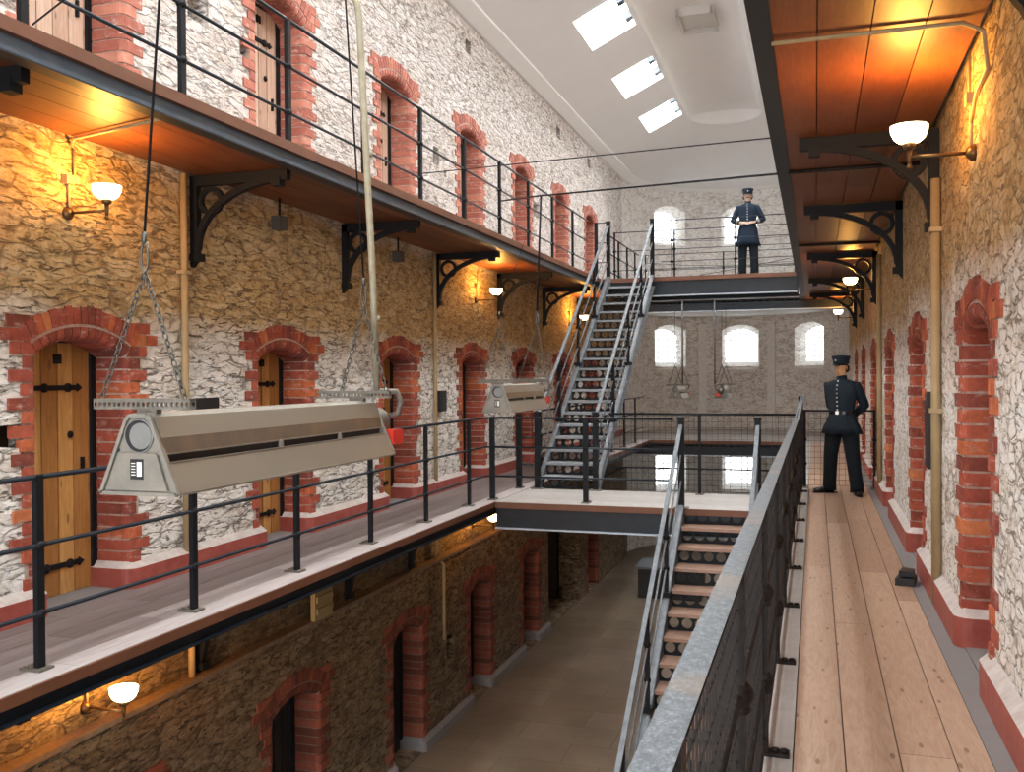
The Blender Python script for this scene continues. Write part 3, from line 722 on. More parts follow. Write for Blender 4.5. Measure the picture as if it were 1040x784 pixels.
# ------------------------------------------------------------------ wall lamps
def lamp(label, X, y, z, sgn, L=.33, cond=.45, power=1.0, group=None):
    r_ = empty('wall_lamp', label, 'lamp', (X, y, z), 0, group)
    f = lambda x: X + sgn * x
    b = MB(); b.lathe([(.001, 0), (.045, 0), (.045, sgn * .02), (.02, sgn * .045), (.001, sgn * .045)], (X, y, z), 12, axis='x'); b.build('wall_rose', m_brass, r_)
    b = MB(); b.tube([(f(.02), y, z), (f(L), y, z)], .010, 8); b.tube([(f(L), y, z - .05), (f(L), y, z + .05)], [.009, .016], 8); b.ball((f(L), y, z - .05), .014); b.build('arm', m_brass, r_)
    b = MB(); b.lathe([(.001, .04), (.03, .045), (.036, .07), (.03, .075), (.001, .075)], (f(L), y, z), 12); b.build('gallery_cup', m_brass, r_)
    b = MB(); prof = [(.028, .07), (.055, .08), (.078, .10), (.092, .13), (.096, .165), (.091, .165), (.087, .13), (.073, .104), (.05, .086), (.001, .08)]
    b.lathe(prof, (f(L), y, z), 20); b.build('glass_bowl', m_glass, r_, 'glowing opal glass bowl')
    if cond:
        b = MB(); b.tube([(f(.02), y + .0, z + .02), (f(.02), y, z + cond * .5), (f(.02), y + .05, z + cond * .55), (f(.02), y + .05, z + cond)], .009, 6)
        b.box(*sorted((f(0), f(.05))), y - .05, y + .02, z + cond * .5 - .03, z + cond * .5 + .03); b.build('conduit', m_pipe, r_)
    ld = bpy.data.lights.new('lamp_light', 'POINT'); ld.color = (1.0, .44, .07); ld.energy = LAMP_W * power; ld.shadow_soft_size = .05
    lo = bpy.data.objects.new('lamp_light', ld); C.objects.link(lo); lo.parent = r_; lo.location = (sgn * L, 0, .21)
    return r_
lamp('glowing bowl wall lamp upper left, above the first cell door', XL, 5.22, 2.68, 1)
lamp('small glowing bowl wall lamp between two iron brackets, middle of the far gallery wall', XL, 13.35, 2.69, 1, power=.7)
lamp('glowing bowl lamp low on the wall under the middle gallery edge', XL, 5.33, -.73, 1, cond=.3, power=2.0)
lamp('lower lamp hidden behind the gallery edge, its orange glow by the bridge', XL, 13.15, -.66, 1, cond=.2, power=2.2)
lamp('distant wall lamp behind the tall staircase', XL, 19.0, 2.62, 1, power=.9)
lamp('big glowing bowl lamp on the near stone wall under the overhead gallery', XR, 5.45, 2.70, -1, L=.32, cond=.55)
lamp('middle-sized glowing bowl lamp on the near wall above the walkway figure', XR, 14.0, 2.72, -1, L=.33, cond=.3, power=.9)
lamp('smallest, farthest glowing bowl lamp on the near wall', XR, 21.3, 2.74, -1, L=.33, cond=.3, power=.8)

# ------------------------------------------------------------------ pipes, conduits, boxes on walls
def pipe(label, pts, r, mat=m_pipe, name='wall_pipe', clips=()):
    b = MB(); b.tube(pts, r, 10)
    for c in clips: b.box(c[0] - r * 1.6, c[0] + r * 1.6, c[1] - r * 1.6, c[1] + r * 1.6, c[2] - .015, c[2] + .015)
    return tag(b.build(name, mat), label, 'pipe')
pipe('tan vertical pipe on the far wall left of the first whole bracket', [(XL + .04, 6.42, 0), (XL + .04, 6.42, Z2 - .15)], .028, clips=[(XL + .03, 6.42, 1.2), (XL + .03, 6.42, 2.4)])
pipe('tan vertical pipe on the far wall beyond the third cell door', [(XL + .04, 11.66, 0), (XL + .04, 11.66, Z2 - .15)], .026)
pipe('dim tan pipe on the lower wall right of the low lamp', [(XL + .05, 6.45, -.86), (XL + .05, 6.45, -.15)], .028)
pipe('dim thin pipe on the lower wall beyond the third doorway', [(XLL + .04, 11.66, -1.95), (XLL + .04, 11.66, -.95), (XL + .04, 11.66, -.85), (XL + .04, 11.66, -.2)], .022)
pipe('tan vertical pipe on the near wall between the two closest brick doorways', [(XR - .035, 6.85, .02), (XR - .035, 6.85, Z2 - .5)], .032, clips=[(XR - .025, 6.85, 1.3), (XR - .025, 6.85, 2.5)])
pipe('tan vertical pipe on the near wall behind the standing figure', [(XR - .035, 12.7, .02), (XR - .035, 12.7, Z2 - .3)], .03)
pipe('thin brass conduit across the overhead boards to the big lamp', [(ER + .08, 4.85, Z2 - .16), (XR - .14, 4.85, Z2 - .16), (XR - .05, 4.87, Z2 - .2), (XR - .02, 4.95, Z2 - .35), (XR - .015, 5.3, 2.98), (XR - .02, 5.45, 2.86)], .011, m_pipe, 'conduit')
pipe('thin brass conduit crossing the underside boards above the first lamp', [(XL + .02, 5.25, 3.14), (XL + .08, 5.2, 3.175), (EL - .12, 4.98, 3.175)], .011, m_pipe, 'conduit')
for y, l in ((8.0, 'first'), (12.6, 'second')): pipe('dark batten under the overhead boards, %s beyond the big lamp' % l, [(ER + .08, y, Z2 - .155), (XR - .02, y, Z2 - .155)], .015, m_rust, 'conduit')
def speaker(label, X, y, z, top):
    r_ = empty('ceiling_speaker', label, 'speaker', (X, y, z), 0, 'boxes hung from the upper gallery')
    b = MB(); b.prism([(-.06, -.045), (.045, -.06), (.06, .045), (-.045, .06)], lambda x, y_, k: (X + x, y + y_, k), z - .07, z + .055); b.build('box', m_boxgrey, r_)
    b = MB(); b.tube([(X, y, z + .055), (X, y, top)], .012, 6); b.build('drop_rod', m_iron, r_)
speaker('dark box on a rod right of the first whole bracket', XL + .16, 7.65, 2.98, Z2 - .14)
speaker('dark box on a rod beside the hanging gas pole', XL + .16, 10.25, 2.98, Z2 - .14)
b = MB(); b.box(XL, XL + .07, 11.78, 11.98, 1.08, 1.36); b.box(XL + .07, XL + .08, 11.8, 11.96, 1.1, 1.3); tag(b.build('wall_box', m_black), 'black box on the whitewashed wall beside the second tan pipe', 'box')
b = MB(); b.box(XL, XL + .09, 6.42, 6.78, 1.30, 1.38); b.box(XL + .09, XL + .1, 6.42, 6.78, 1.29, 1.39); tag(b.build('wall_box', m_black), 'small black bar fixed to the whitewashed wall behind the large heater', 'box')
b = MB(); b.box(XR - .05, XR, 7.15, 7.3, .88, 1.42); b.box(XR - .06, XR - .05, 7.16, 7.29, .9, 1.4); tag(b.build('wall_box', m_black), 'black upright box beside the near wall pipe', 'box')
b = MB(); b.box(XR - .05, XR, 12.85, 13.0, 1.0, 1.4); b.box(XR - .06, XR - .05, 12.86, 12.99, 1.02, 1.38); tag(b.build('wall_box', m_black), 'dark box on the near wall behind the standing figure', 'box')
b = MB(); b.box(XLL, XLL + .05, 8.25, 8.60, -.86, -.2)
for i in range(5): b.box(XLL + .05, XLL + .07, 8.27, 8.58, -.8 + i * .12, -.74 + i * .12)
tag(b.build('louvre_vent', simple('cream_paint', (.34, .25, .11), .7)), 'cream louvred vent box just under the middle gallery edge', 'vent')
# shoe-like dark base on the cement by the near wall
b = MB(); b.prism([(.55, 7.42), (.68, 7.40), (.72, 7.62), (.6, 7.66)], lambda x, y, k: (x, y, k), 0, .05); b.prism([(.58, 7.46), (.68, 7.45), (.70, 7.58), (.62, 7.62)], lambda x, y, k: (x, y, k), .06, .10); b.box(.62, .67, 7.5, 7.56, .05, .06)
tag(b.build('cable_ramp', m_black), 'small dark two-layer object on the cement strip by the near wall', 'floor box')
# ground-floor counter
r_ = empty('counter', 'black counter with pale blue top on the ground floor behind the lower stair', 'counter', (-3.0, 20.6, ZG))
b = MB(); b.box(-3.62, -2.3, 20.0, 20.9, ZG, ZG + .62); b.box(-3.6, -2.32, 19.985, 20.0, ZG + .05, ZG + .57); b.build('body', m_black, r_)
b = MB(); b.box(-3.68, -2.25, 19.94, 20.96, ZG + .62, ZG + .67); b.build('worktop', m_stringer, r_)

# ------------------------------------------------------------------ railings
RH = (.30, .665, 1.03)
def post(b, x, y, z, h=1.05, w=.055, d=.018, knobs=RH[:2], along='y', foot=True):
    if along == 'y': b.box(x - d, x + d, y - w / 2, y + w / 2, z, z + h)
    else: b.box(x - w / 2, x + w / 2, y - d, y + d, z, z + h)
    for k in knobs: b.ball((x, y, z + k), .036, 8, sc=(1, 1, .8))
def foot(b, x, y, z, along='y'):
    if along == 'y': b.box(x - .09, x + .05, y - .05, y + .05, z, z + .014)
    else: b.box(x - .05, x + .05, y - .05, y + .09, z, z + .014)
    for s_ in (-1, 1): b.lathe([(.001, .014), (.012, .014), (.012, .026), (.001, .026)], (x + (s_ * .0 - .06 if along == 'y' else s_ * .035), y + (s_ * .03 if along == 'y' else .06), z), 6)
def railing(label, pts, z, posts, along='y', hs=RH, r=.0125, mat=m_iron, w=.05, name='railing', ph=1.04, footer=True, group=None, railm=None):
    r_ = empty(name, label, 'railing', (posts[0][0], posts[0][1], z), 0, group)
    for x, y in posts:
        b = MB(); post(b, x, y, z, ph, w, .016 if w < .06 else w / 2.4, [h for h in hs[:-1]], along); p = b.build('post', mat, r_)
        if footer: b = MB(); foot(b, x, y, z, along); b.build('foot_plate', m_strut, p)
    for i, h in enumerate(hs):
        b = MB(); b.tube([(x, y, z + h) for x, y in pts], r * (1.15 if i == len(hs) - 1 else 1), 8); b.build('rail', railm or m_steel, r_)
    return r_
PY = [4.02 + 1.317 * k for k in range(-5, 6)]
railing('long black railing with round rods along the open edge by the cell doors', [(-3.95, -3), (-3.95, 11.15), (-3.86, 11.2)], 0, [(-3.95, y) for y in PY])
railing('railing of the middle gallery beyond the bridge, seen past the stair foot', [(-3.92, 13.4), (-3.92, 22.5)], 0, [(-3.92, 13.6 + 1.3 * k) for k in range(7)])
railing('black three-rod railing along the upper far gallery', [(-3.95, -3), (-3.95, 16.9)], Z2, [(-3.95, 5.27 + 1.312 * k) for k in range(-6, 9)])
railing('short black railing of the upper gallery beyond the stair head', [(-3.95, 18.75), (-3.95, 22.1)], Z2, [(-3.95, 18.8 + .95 * k) for k in range(4)])
railing('black two-bay railing on the near edge of the middle bridge', [(-3.86, 11.2), (-1.60, 11.2)], 0, [(-3.86, 11.2), (-2.66, 11.2)], along='x', w=.06, footer=True)
railing('upper footbridge front railing with thin rods before the guard', [(-2.68, 17.32), (-.2, 17.32)], Z2, [(-2.48, 17.32), (-1.35, 17.32), (-.3, 17.32)], along='x', w=.022, r=.007, hs=(.28, .66, 1.03), footer=False)
railing('upper footbridge rear railing with thin rods behind the guard', [(-3.8, 18.5), (-.2, 18.5)], Z2, [(-3.78, 18.5), (-2.6, 18.5), (-.35, 18.5)], along='x', w=.03, r=.007, hs=(.28, .66, 1.03), footer=False)
railing('thin railing of the top gallery before the highest windows', [(-3.8, 22.2), (-.3, 22.2)], Z2, [(-3.8, 22.2), (-2.0, 22.2), (-.3, 22.2)], along='x', w=.03, r=.007, footer=False)
railing('overhead gallery railing with only its foot in view', [(ER + .1, -3), (ER + .1, 22.1)], Z2, [(ER + .1, 1.3 + 1.3 * k) for k in range(0, 16)], w=.05)
# mesh railings
def mesh_panel(label, p0, p1, z, h0, h1, pitch, posts, wire=.0035, name='mesh_railing', top=.016, mid=()):
    r_ = empty(name, label, 'railing', (p0[0], p0[1], z)); d = Vector((p1[0] - p0[0], p1[1] - p0[1], 0)); L = d.length; d.normalize()
    n = int(L / pitch); P_ = lambda s_, h: (p0[0] + d.x * s_, p0[1] + d.y * s_, z + h)
    b = MB()
    for i in range(n + 1):
        s_ = L * i / n; b.bar(P_(s_, .04), P_(s_, h0 + (h1 - h0) * i / n), wire, wire)
    for k in range(int(max(h0, h1) / pitch) + 1): b.bar(P_(0, .04 + k * pitch), P_(L, .04 + k * pitch), wire, wire) if .04 + k * pitch < min(h0, h1) else None
    b.build('wire_mesh', m_iron, r_)
    b = MB(); b.tube([P_(0, h0), P_(L, h1)], top, 6)
    for q in mid: b.tube([P_(0, q), P_(L, q)], .01, 6)
    b.build('rail', m_iron, r_)
    for s_ in posts:
        b = MB(); x, y, _ = P_(s_, 0); b.box(x - .018, x + .018, y - .018, y + .018, z, z + h0); b.ball((x, y, z + .33), .03, 8); b.ball((x, y, z + .66), .03, 8); q = b.build('post', m_iron, r_)
        b = MB(); foot(b, x, y, z, 'x'); b.build('foot_plate', m_strut, q)
    return r_
mesh_panel('wire mesh railing on the rear edge of the middle bridge', (-2.62, 12.38), (-.22, 12.38), 0, 1.04, 1.04, .075, [1.19], mid=(.33,))
mesh_panel('wire mesh barrier across the plank walkway behind the standing figure', (-.17, 13.5), (.78, 13.5), 0, 1.05, 1.05, .075, [0.03, .92], name='mesh_barrier')
# the near railing with its flat worn cap
r_ = empty('railing', 'near black mesh railing with a wide worn blue-grey cap rail', 'railing', (-.2, 4, 0))
cap = []
XC = -.205
capz = [(-1.5, 1.04), (9.6, 1.04), (10.6, 1.045), (11.1, 1.06), (11.6, 1.11), (12.2, 1.19), (13.45, 1.26)]
b = MB()
cx = lambda y: .05 * max(0, (y - 10.6) / 2.85)
for (ya, za), (yb, zb) in zip(capz, capz[1:]):
    x0, x1 = XC - .028 + cx(ya), XC + .028 + cx(ya); u0, u1 = XC - .028 + cx(yb), XC + .028 + cx(yb)
    b.add([(x0, ya, za), (x1, ya, za), (u1, yb, zb), (u0, yb, zb), (x0 + .004, ya, za - .012), (x1 - .004, ya, za - .012), (u1 - .004, yb, zb - .012), (u0 + .004, yb, zb - .012)],
          [(0, 1, 2, 3), (7, 6, 5, 4), (0, 4, 5, 1), (1, 5, 6, 2), (2, 6, 7, 3), (3, 7, 4, 0)])
b.build('cap_rail', m_cap, r_, 'wide flat cap, blue-grey paint worn pale')
NP = [1.40 + 1.29 * k for k in range(-2, 10)]
for y in NP:
    b = MB(); b.box(XC - .016, XC + .018, y - .024, y + .024, 0, 1.03)
    for h in (.30, .66): b.ball((XC, y, h), .042, 10); b.lathe([(.03, h - .05), (.034, h - .04), (.03, h - .03)], (XC, y, 0), 10)
    p = b.build('post', m_rust, r_)
    b = MB(); b.box(XC - .04, XC + .10, y - .035, y + .035, 0, .012)
    for sx in (.045, .08): b.lathe([(.001, .012), (.016, .012), (.014, .026), (.001, .028)], (XC + sx, y, 0), 8)
    b.build('foot_plate', m_rust, p)
for h in (.06, .30, .66, .98):
    b = MB(); b.tube([(XC, -1.5, h), (XC, 13.4, h)], .011, 8); b.build('rail', m_rust, r_)
b = MB(); y = -1.5
while y < 13.42:
    zt = 1.03 if y < 10.6 else 1.03 + .22 * min(1, (y - 10.6) / 2.4); b.bar((XC - .004 + cx(y), y, .05), (XC - .004 + cx(y), y, zt), .005, .005); y += .055
for k in range(int(.95 / .042)): b.bar((XC - .004, -1.5, .06 + k * .042), (XC - .004, 13.42, .06 + k * .042), .004, .004) if k % 2 == 0 else None
for k in range(2): b.bar((XC, 13.42, 0), (XC, 13.42, 1.25), .03, .03)
b.build('wire_mesh', m_rust, r_)

# ------------------------------------------------------------------ staircases
def stair(label, x0, x1, y_start, z0, dirn, n, rise, run, treadm, nh, group=None):
    """climbs in +y when dirn=1; descends towards -y when dirn=-1 (z0 is the upper floor then)"""
    r_ = empty('staircase', label, 'staircase', ((x0 + x1) / 2, y_start, z0))
    up = dirn > 0
    def nose(k): return (y_start + run * k, z0 + rise * (k + 1)) if up else (y_start - run * (k + 1), z0 - rise * (k + 1))
    nt = n - 1
    for k in range(nt):
        y, z = nose(k); y0, y1 = (y, y + run + .02)
        b = MB(); b.box(x0, x1, y0, y1, z - .012, z); b.box(x0, x1, y0, y0 + .02, z - .035, z - .012); b.build('tread', treadm, r_)
    for k in range(n):
        if up: y, z = y_start + run * k + .025, z0 + rise * k
        else: y, z = y_start - run * k + .025, z0 - rise * (k + 1)
        b = MB(); b.holes(lambda u, w_, t: (u, y + t, w_), x0, x1, z + .004, z + rise - .014, .005, nh, (rise - .02) * .33, ru=(rise - .02) * .33); b.build('riser', m_iron, r_, 'black riser plate pierced by round holes')
    # stringers
    if up: a = Vector((0, y_start - .06, z0 + .0)); e = Vector((0, y_start + run * (n - 1) - .04, z0 + rise * n))
    else: a = Vector((0, y_start - run * (n - 1) - .08, z0 - rise * n)); e = Vector((0, y_start + .02, z0 + .0))
    d = (e - a).normalized(); nrm = Vector((0, -d.z, d.y))
    for s_, xs in ((-1, x0), (1, x1)):
        b = MB(); w_ = .075
        X0, X1 = (xs - w_, xs) if s_ < 0 else (xs, xs + w_)
        off = .05
        P_ = [(a + nrm * (off)), (e + nrm * (off)), (e - nrm * .17), (a - nrm * .17)]
        def slab(xa, xb, q):
            b.add([(x, p.y, max(p.z, z0 if up else z0 - rise * n)) for x in (xa, xb) for p in q], [(0, 1, 2, 3), (7, 6, 5, 4), (0, 4, 5, 1), (1, 5, 6, 2), (2, 6, 7, 3), (3, 7, 4, 0)])
        slab(*((X1 - .01, X1) if s_ < 0 else (X0, X0 + .01)), P_)
        slab(X0, X1, [a + nrm * off, e + nrm * off, e + nrm * (off - .012), a + nrm * (off - .012)])
        slab(X0, X1, [a - nrm * .158, e - nrm * .158, e - nrm * .17, a - nrm * .17])
        b.build('stringer', m_stringer, r_, 'pale worn blue-grey steel channel')
        xm = (X0 + X1) / 2
        m_ = 4
        for i in range(m_ + 1):
            if i == 0 or i == m_: continue
            q = a + (e - a) * (i / m_); b = MB(); b.box(xm - .02, xm + .02, q.y - .02, q.y + .02, q.z + .03, q.z + .98)
            for h in (.33, .66): b.ball((xm, q.y, q.z + h), .034, 8)
            b.box(xm - .05, xm + .05, q.y - .06, q.y + .06, q.z + .04, q.z + .09); b.build('baluster', m_iron, r_)
        for h, rr in ((.33, .011), (.63, .011)):
            b = MB(); b.tube([(xm, a.y + .02, a.z + h + .03), (xm, e.y, e.z + h)], rr, 8); b.build('rail', m_stringer, r_)
        b = MB(); b.bar((xm, a.y + .02, a.z + 1.0), (xm, e.y + .0, e.z + .98), .045, .025); b.build('handrail', m_stringer, r_, 'pale worn steel handrail')
        for q in (a, e):
            b = MB(); b.box(xm - .035, xm + .035, q.y - .03, q.y + .03, q.z, q.z + 1.05); b.box(xm - .04, xm + .04, q.y - .035, q.y + .035, q.z + 1.03, q.z + 1.06); p = b.build('newel_post', m_iron, r_)
            if abs(q.z - z0) < .01:
                b = MB(); b.box(xm - .08, xm + .08, q.y - .06, q.y + .06, q.z, q.z + .015); b.build('foot_plate', m_strut, p)
    return r_
stair('tall pierced-riser steel staircase rising to the upper footbridge', -3.60, -2.86, 12.52, 0, 1, 20, Z2 / 20, 4.75 / 19, m_tread, 6)
stair('lower staircase with worn wooden treads dropping from the bridge to the ground', -1.45, -.66, 11.04, 0, -1, 18, -ZG / 18, .275, m_tread_w, 6)
b_ = MB()
for x, y in ((-3.92, 12.42),): pass
railing('pair of thick black posts with short rods beside the foot of the tall staircase', [(-3.90, 12.45), (-3.70, 12.45)], 0, [(-3.90, 12.45)], along='x', w=.07, r=.012, hs=(.33, .70), ph=1.03)
railing('stair head gate posts on the upper gallery', [(-3.86, 17.2), (-3.66, 17.2)], Z2, [(-3.86, 17.2)], along='x', w=.06, r=.008, hs=(.3, .66, 1.03), ph=1.04, footer=False)
WA = [(-3.9, 9.09, 3.66), (-.28, 6.98, 3.23)]; WB = [(-3.95, 11.86, 3.86), (-.28, 7.9, 3.16)]; WB.insert(1, (-3.05, 10.67, 3.66)); HB = lambda y: 3.66; WC = [(-3.95, 4.02, 3.43), (-1.9, 4.02, 4.45)]

# ------------------------------------------------------------------ hanging radiant heaters
def heater(label, loc, L, sc=1.0, rz=0):
    r_ = empty('radiant_heater', label, 'heater', (0, 0, 0)); hb, ht, H = .197, .062, .335
    trap = [(-hb, 0), (hb, 0), (ht, H - .02), (ht - .02, H), (-ht + .02, H), (-ht, H - .02)]
    F = lambda x, z, y: (x, y, z)
    for y0, y1 in ((-.012, .006), (L - .006, L + .012)):
        b = MB(); b.prism(trap, F, y0, y1)
        yo = y0 if y0 < 0 else y1; s_ = -1 if y0 < 0 else 1
        def pan(q, d0, d1, m_): b.prism(q, F, *sorted((yo + s_ * d0, yo + s_ * d1)), m_)
        # raised rim and the pressed lower panel
        for p, q in zip(trap, trap[1:] + trap[:1]): b.bar((p[0] * .97, yo + s_ * .006, .004 + p[1] * .975), (q[0] * .97, yo + s_ * .006, .004 + q[1] * .975), .016, .014, up=(0, 1, 0))
        inner = [(-.150, .018), (.150, .018), (.098, .165), (.085, .175), (-.085, .175), (-.098, .165)]
        pan(inner, 0, .016, 0)
        e = b.build('end_plate', m_endcap, r_)
        b = MB(); cp = lambda r, ox: [(ox + r * cos(2 * PI * i / 28), .245 + r * sin(2 * PI * i / 28)) for i in range(28)]; b.prism(cp(.068, 0), F, *sorted((yo, yo + s_ * .003)), 0); b.prism(cp(.055, .011), F, *sorted((yo, yo + s_ * .007)), 1)  # offset disc leaves a black crescent as the shade of the recess
        b.tube([(.07 * cos(2 * PI * i / 28), yo + s_ * .004, .245 + .07 * sin(2 * PI * i / 28)) for i in range(28)], .004, 6, 1, closed=True); b.build('round_cover', [m_black, m_disc], e)
        b = MB()
        for x, z in ((-.105, .185), (.105, .185), (.172, .05)): b.lathe([(.001, s_ * .008), (.007, s_ * .008), (.007, 0)], (x, yo, z), 8, axis='y')
        b.build('bolt', m_black, e)
        if s_ < 0:
            b = MB(); b.box(-.032, .032, yo - .019, yo - .016, .065, .150); b.box(.002, .026, yo - .0205, yo - .018, .078, .138, 1)
            for i in range(5): b.box(-.026, -.006, yo - .0205, yo - .018, .082 + i * .012, .086 + i * .012, 1)
            b.build('rating_label', [m_black, m_labelw], e)
    # hood, slot and skirts
    b = MB()
    hood = [(.118, .172), (.103, .238), (.069, .325), (.04, .34), (-.04, .34), (-.069, .325), (-.103, .238), (-.118, .172)]
    hin = [(x * .96, z - .006) for x, z in hood]
    b.prism(hood[2:6] + hin[2:6][::-1], F, 0, L)
    for q in (hood[1:3], hood[5:7]):
        i_ = [(x * .95, z - .006) for x, z in q]; b.prism(q + i_[::-1], F, 0, L)
    b.build('hood', m_galv, r_)
    b = MB()
    for q in (hood[:2], hood[6:]):
        i_ = [(x * .95, z + .0) for x, z in q]; b.prism(q + i_[::-1], F, 0, L)
    b.build('hood_lower_sheet', m_galv_d, r_)
    b = MB(); b.box(-.105, .105, 0.01, L - .01, .12, .165); b.build('slot_shade', m_black, r_)  # black box put in for the shade inside the slot
    for s_ in (-1, 1):
        b = MB(); q = [(s_ * .132, .130), (s_ * .138, .134), (s_ * .197, .004), (s_ * .192, .0)]; b.prism(q, F, 0, L)
        b.bar((s_ * .136, 0, .134), (s_ * .136, L, .134), .012, .007); b.bar((s_ * .118, 0, .170), (s_ * .118, L, .170), .010, .007); b.bar((s_ * .195, 0, .004), (s_ * .195, L, .004), .012, .01); b.build('reflector_skirt', m_galv, r_)
    b = MB(); b.tube([(-.07, .02, .07), (-.07, L - .02, .07)], .035, 10); b.tube([(.07, .02, .07), (.07, L - .02, .07)], .035, 10); b.build('radiant_tube', m_strut, r_)
    for k in (.42, .72):
        for s_ in (-1, 1):
            b = MB(); b.prism([(s_ * .14, .13), (s_ * .135, .168), (s_ * .122, .172), (s_ * .118, .13)], F, L * k, L * k + .02); b.build('clip', m_endcap, r_)
    for y in (.03, L - .12):
        b = MB(); a, c = -.27, .22; zz = H + .02
        b.holes(lambda u, w_, t: (u, y + t, w_), a, c, zz, zz + .042, .003, 20, .011, ru=.008); b.holes(lambda u, w_, t: (u, y + .04 + t, w_), a, c, zz, zz + .042, .003, 20, .011, ru=.008)
        b.box(a, c, y, y + .043, zz + .042, zz + .046); b.box(-.05, .05, y + .005, y + .038, H - .005, zz + .01); b.build('slotted_channel', m_strut, r_)
    b = MB(); b.lathe([(.001, 0), (.085, 0), (.09, .02), (.09, .12), (.075, .15), (.001, .15)], (.02, L + .015, .20), 18, axis='y'); b.lathe([(.001, .15), (.03, .15), (.03, .19), (.001, .19)], (.02, L + .015, .20), 10, axis='y')
    b.tube([(.05, L + .17, .22), (.14, L + .19, .25), (.16, L + .19, .33), (.14, L + .17, .39), (.05, L + .10, .395), (-.02, L + .05, .37)], .021, 8); b.build('burner_fan', m_strut, r_)
    b = MB(); b.prism([(.01, .06), (.17, .06), (.17, .15), (.07, .15), (.01, .10)], F, L + .05, L + .2); b.build('burner_box', m_redbox, r_, 'bright red burner box')
    r_.location = loc; r_.scale = (sc, sc, sc); r_.rotation_euler = (0, 0, rz)
    return r_
heater('large galvanised trapezoid heater hanging nearest, before the first two cell doors', (-2.695, 3.3, 1.065), 2.07)
heater('second hanging galvanised heater, left of the tall staircase foot', (-3.165, 9.38, 1.17), 1.55, .87)
heater('small distant hanging heater with red end box, left one before the end wall', (-2.86, 20.4, 1.05), 1.6, .75)
heater('small distant hanging heater, right one, turned with its red end box near', (-1.90, 21.6, 1.05), 1.4, .75, PI)

def chain(b, p, q, link=.038, r=.0034, wd=.011):
    p, q = Vector(p), Vector(q); d = q - p; L = d.length; d.normalize(); n = max(2, int(L / (link * .78)))
    a = d.cross(Vector((0, 1, 0))).normalized(); c = d.cross(a)
    for i in range(n):
        o = p + d * L * (i + .5) / n; s_ = a if i % 2 else c; pts = []
        for j in range(10):
            t_ = 2 * PI * j / 10; pts.append(o + d * (link / 2) * cos(t_) + s_ * wd * sin(t_))
        b.tube(pts, r, 5, closed=True)
def hang(label, apex, ends, top, r=.006, link=.038, lr=.0034):
    r_ = empty('hanging_cable', label, 'cable', apex)
    b = MB(); b.tube([Vector(apex) + Vector((0, 0, .16)), top], r, 6); b.build('cable', m_iron, r_)
    b = MB(); A = Vector(apex); pts = [A + Vector((.018 * sin(2 * PI * i / 12) * (1 if i else 1), 0, .065 - .065 * cos(2 * PI * i / 12))) for i in range(12)]
    b.tube(pts, r * .9, 6, closed=True); b.lathe([(.001, .12), (.011, .12), (.011, .17), (.001, .17)], tuple(apex), 8); b.build('thimble', m_chain, r_)
    for e in ends:
        b = MB(); chain(b, apex, e, link, lr, link * .3); b.build('chain', m_chain, r_)
hang('cable ending in two chains that hold the near end of the large heater', (-2.70, 3.34, 2.0), [(-2.935, 3.34, 1.455), (-2.50, 3.34, 1.455)], (-2.18, 3.34, 7.9))
hang('cable and chains holding the burner end of the large heater', (-2.64, 5.26, 1.99), [(-2.80, 5.26, 1.455), (-2.49, 5.26, 1.455)], (-2.98, 5.26, 7.6))
hang('thin cable and chains holding the near end of the heater left of the staircase', (-3.16, 9.43, 2.06), [(-3.37, 9.43, 1.51), (-3.0, 9.43, 1.51)], (-3.05, 10.66, 3.66), .003)
hang('cable and chains at the rear end of the heater left of the staircase', (-3.10, 10.64, 2.15), [(-3.33, 10.64, 1.515), (-2.99, 10.64, 1.515)], (-3.05, 10.67, HB(10.67)), .012)
for l, x, y in (('left distant heater near end', -2.87, 20.44), ('left distant heater rear end', -2.87, 21.52), ('right distant heater near end', -1.9, 20.62), ('right distant heater rear end', -1.9, 21.56)):
    hang('thin cable and chains holding the ' + l, (x, y, 1.75), [(x - .14, y, 1.352), (x + .14, y, 1.352)], (x, y, 3.64 - (x + 2.87) * .0928), .004)
b = MB(); b.tube([(-2.605, 5.36, 1.46), (-2.60, 5.30, 2.2), (-2.61, 5.17, 3.72), (-2.62, 5.165, 3.80), (-2.66, 5.16, 3.87), (-2.72, 5.16, 3.92), (-2.74, 5.16, 4.1), (-2.74, 5.16, 7.7)], .021, 10)
for z in (1.9, 2.9): b.lathe([(.001, 0), (.026, 0), (.026, .03), (.001, .03)], (-2.60, 5.32 - (z - 2.2) * .085, z), 10)
tag(b.build('gas_pole', simple('weathered_olive_pipe', (.26, .23, .15), .5, .1, 16, .6, .1, (.42, .40, .33))), 'tall olive gas pole rising from the large heater past both upper galleries', 'pipe')
b = MB(); b.tube([(-2.71, 20.44, 1.34), (-2.71, 20.44, 3.63)], .018, 8); tag(b.build('gas_pole', m_stringer), 'slim pale gas pole above the left distant heater', 'pipe')
b = MB(); b.tube([(-2.05, 20.62, 1.34), (-2.05, 20.62, 3.57)], .016, 8); tag(b.build('gas_pole', m_stringer), 'slim grey gas pole above the right distant heater', 'pipe')
def wire(label, pts, r=.005):
    b = MB(); b.tube(pts, r, 6); return tag(b.build('stay_cable', m_iron), label, 'cable')
wire('thin cable stretched across the hall from the upper railing to the overhead gallery, higher one', WA, .005)
wire('thicker dark cable stretched across the hall just below the higher thin one', WB, .010)
wire('thin cable crossing before the uppermost left doors', WC, .005)
wire('thin slack cable running right from the slim pole by the upper footbridge', [(-2.71, 20.44, 3.62), (-1.4, 20.42, 3.8), (-.18, 20.4, 4.0)], .006)
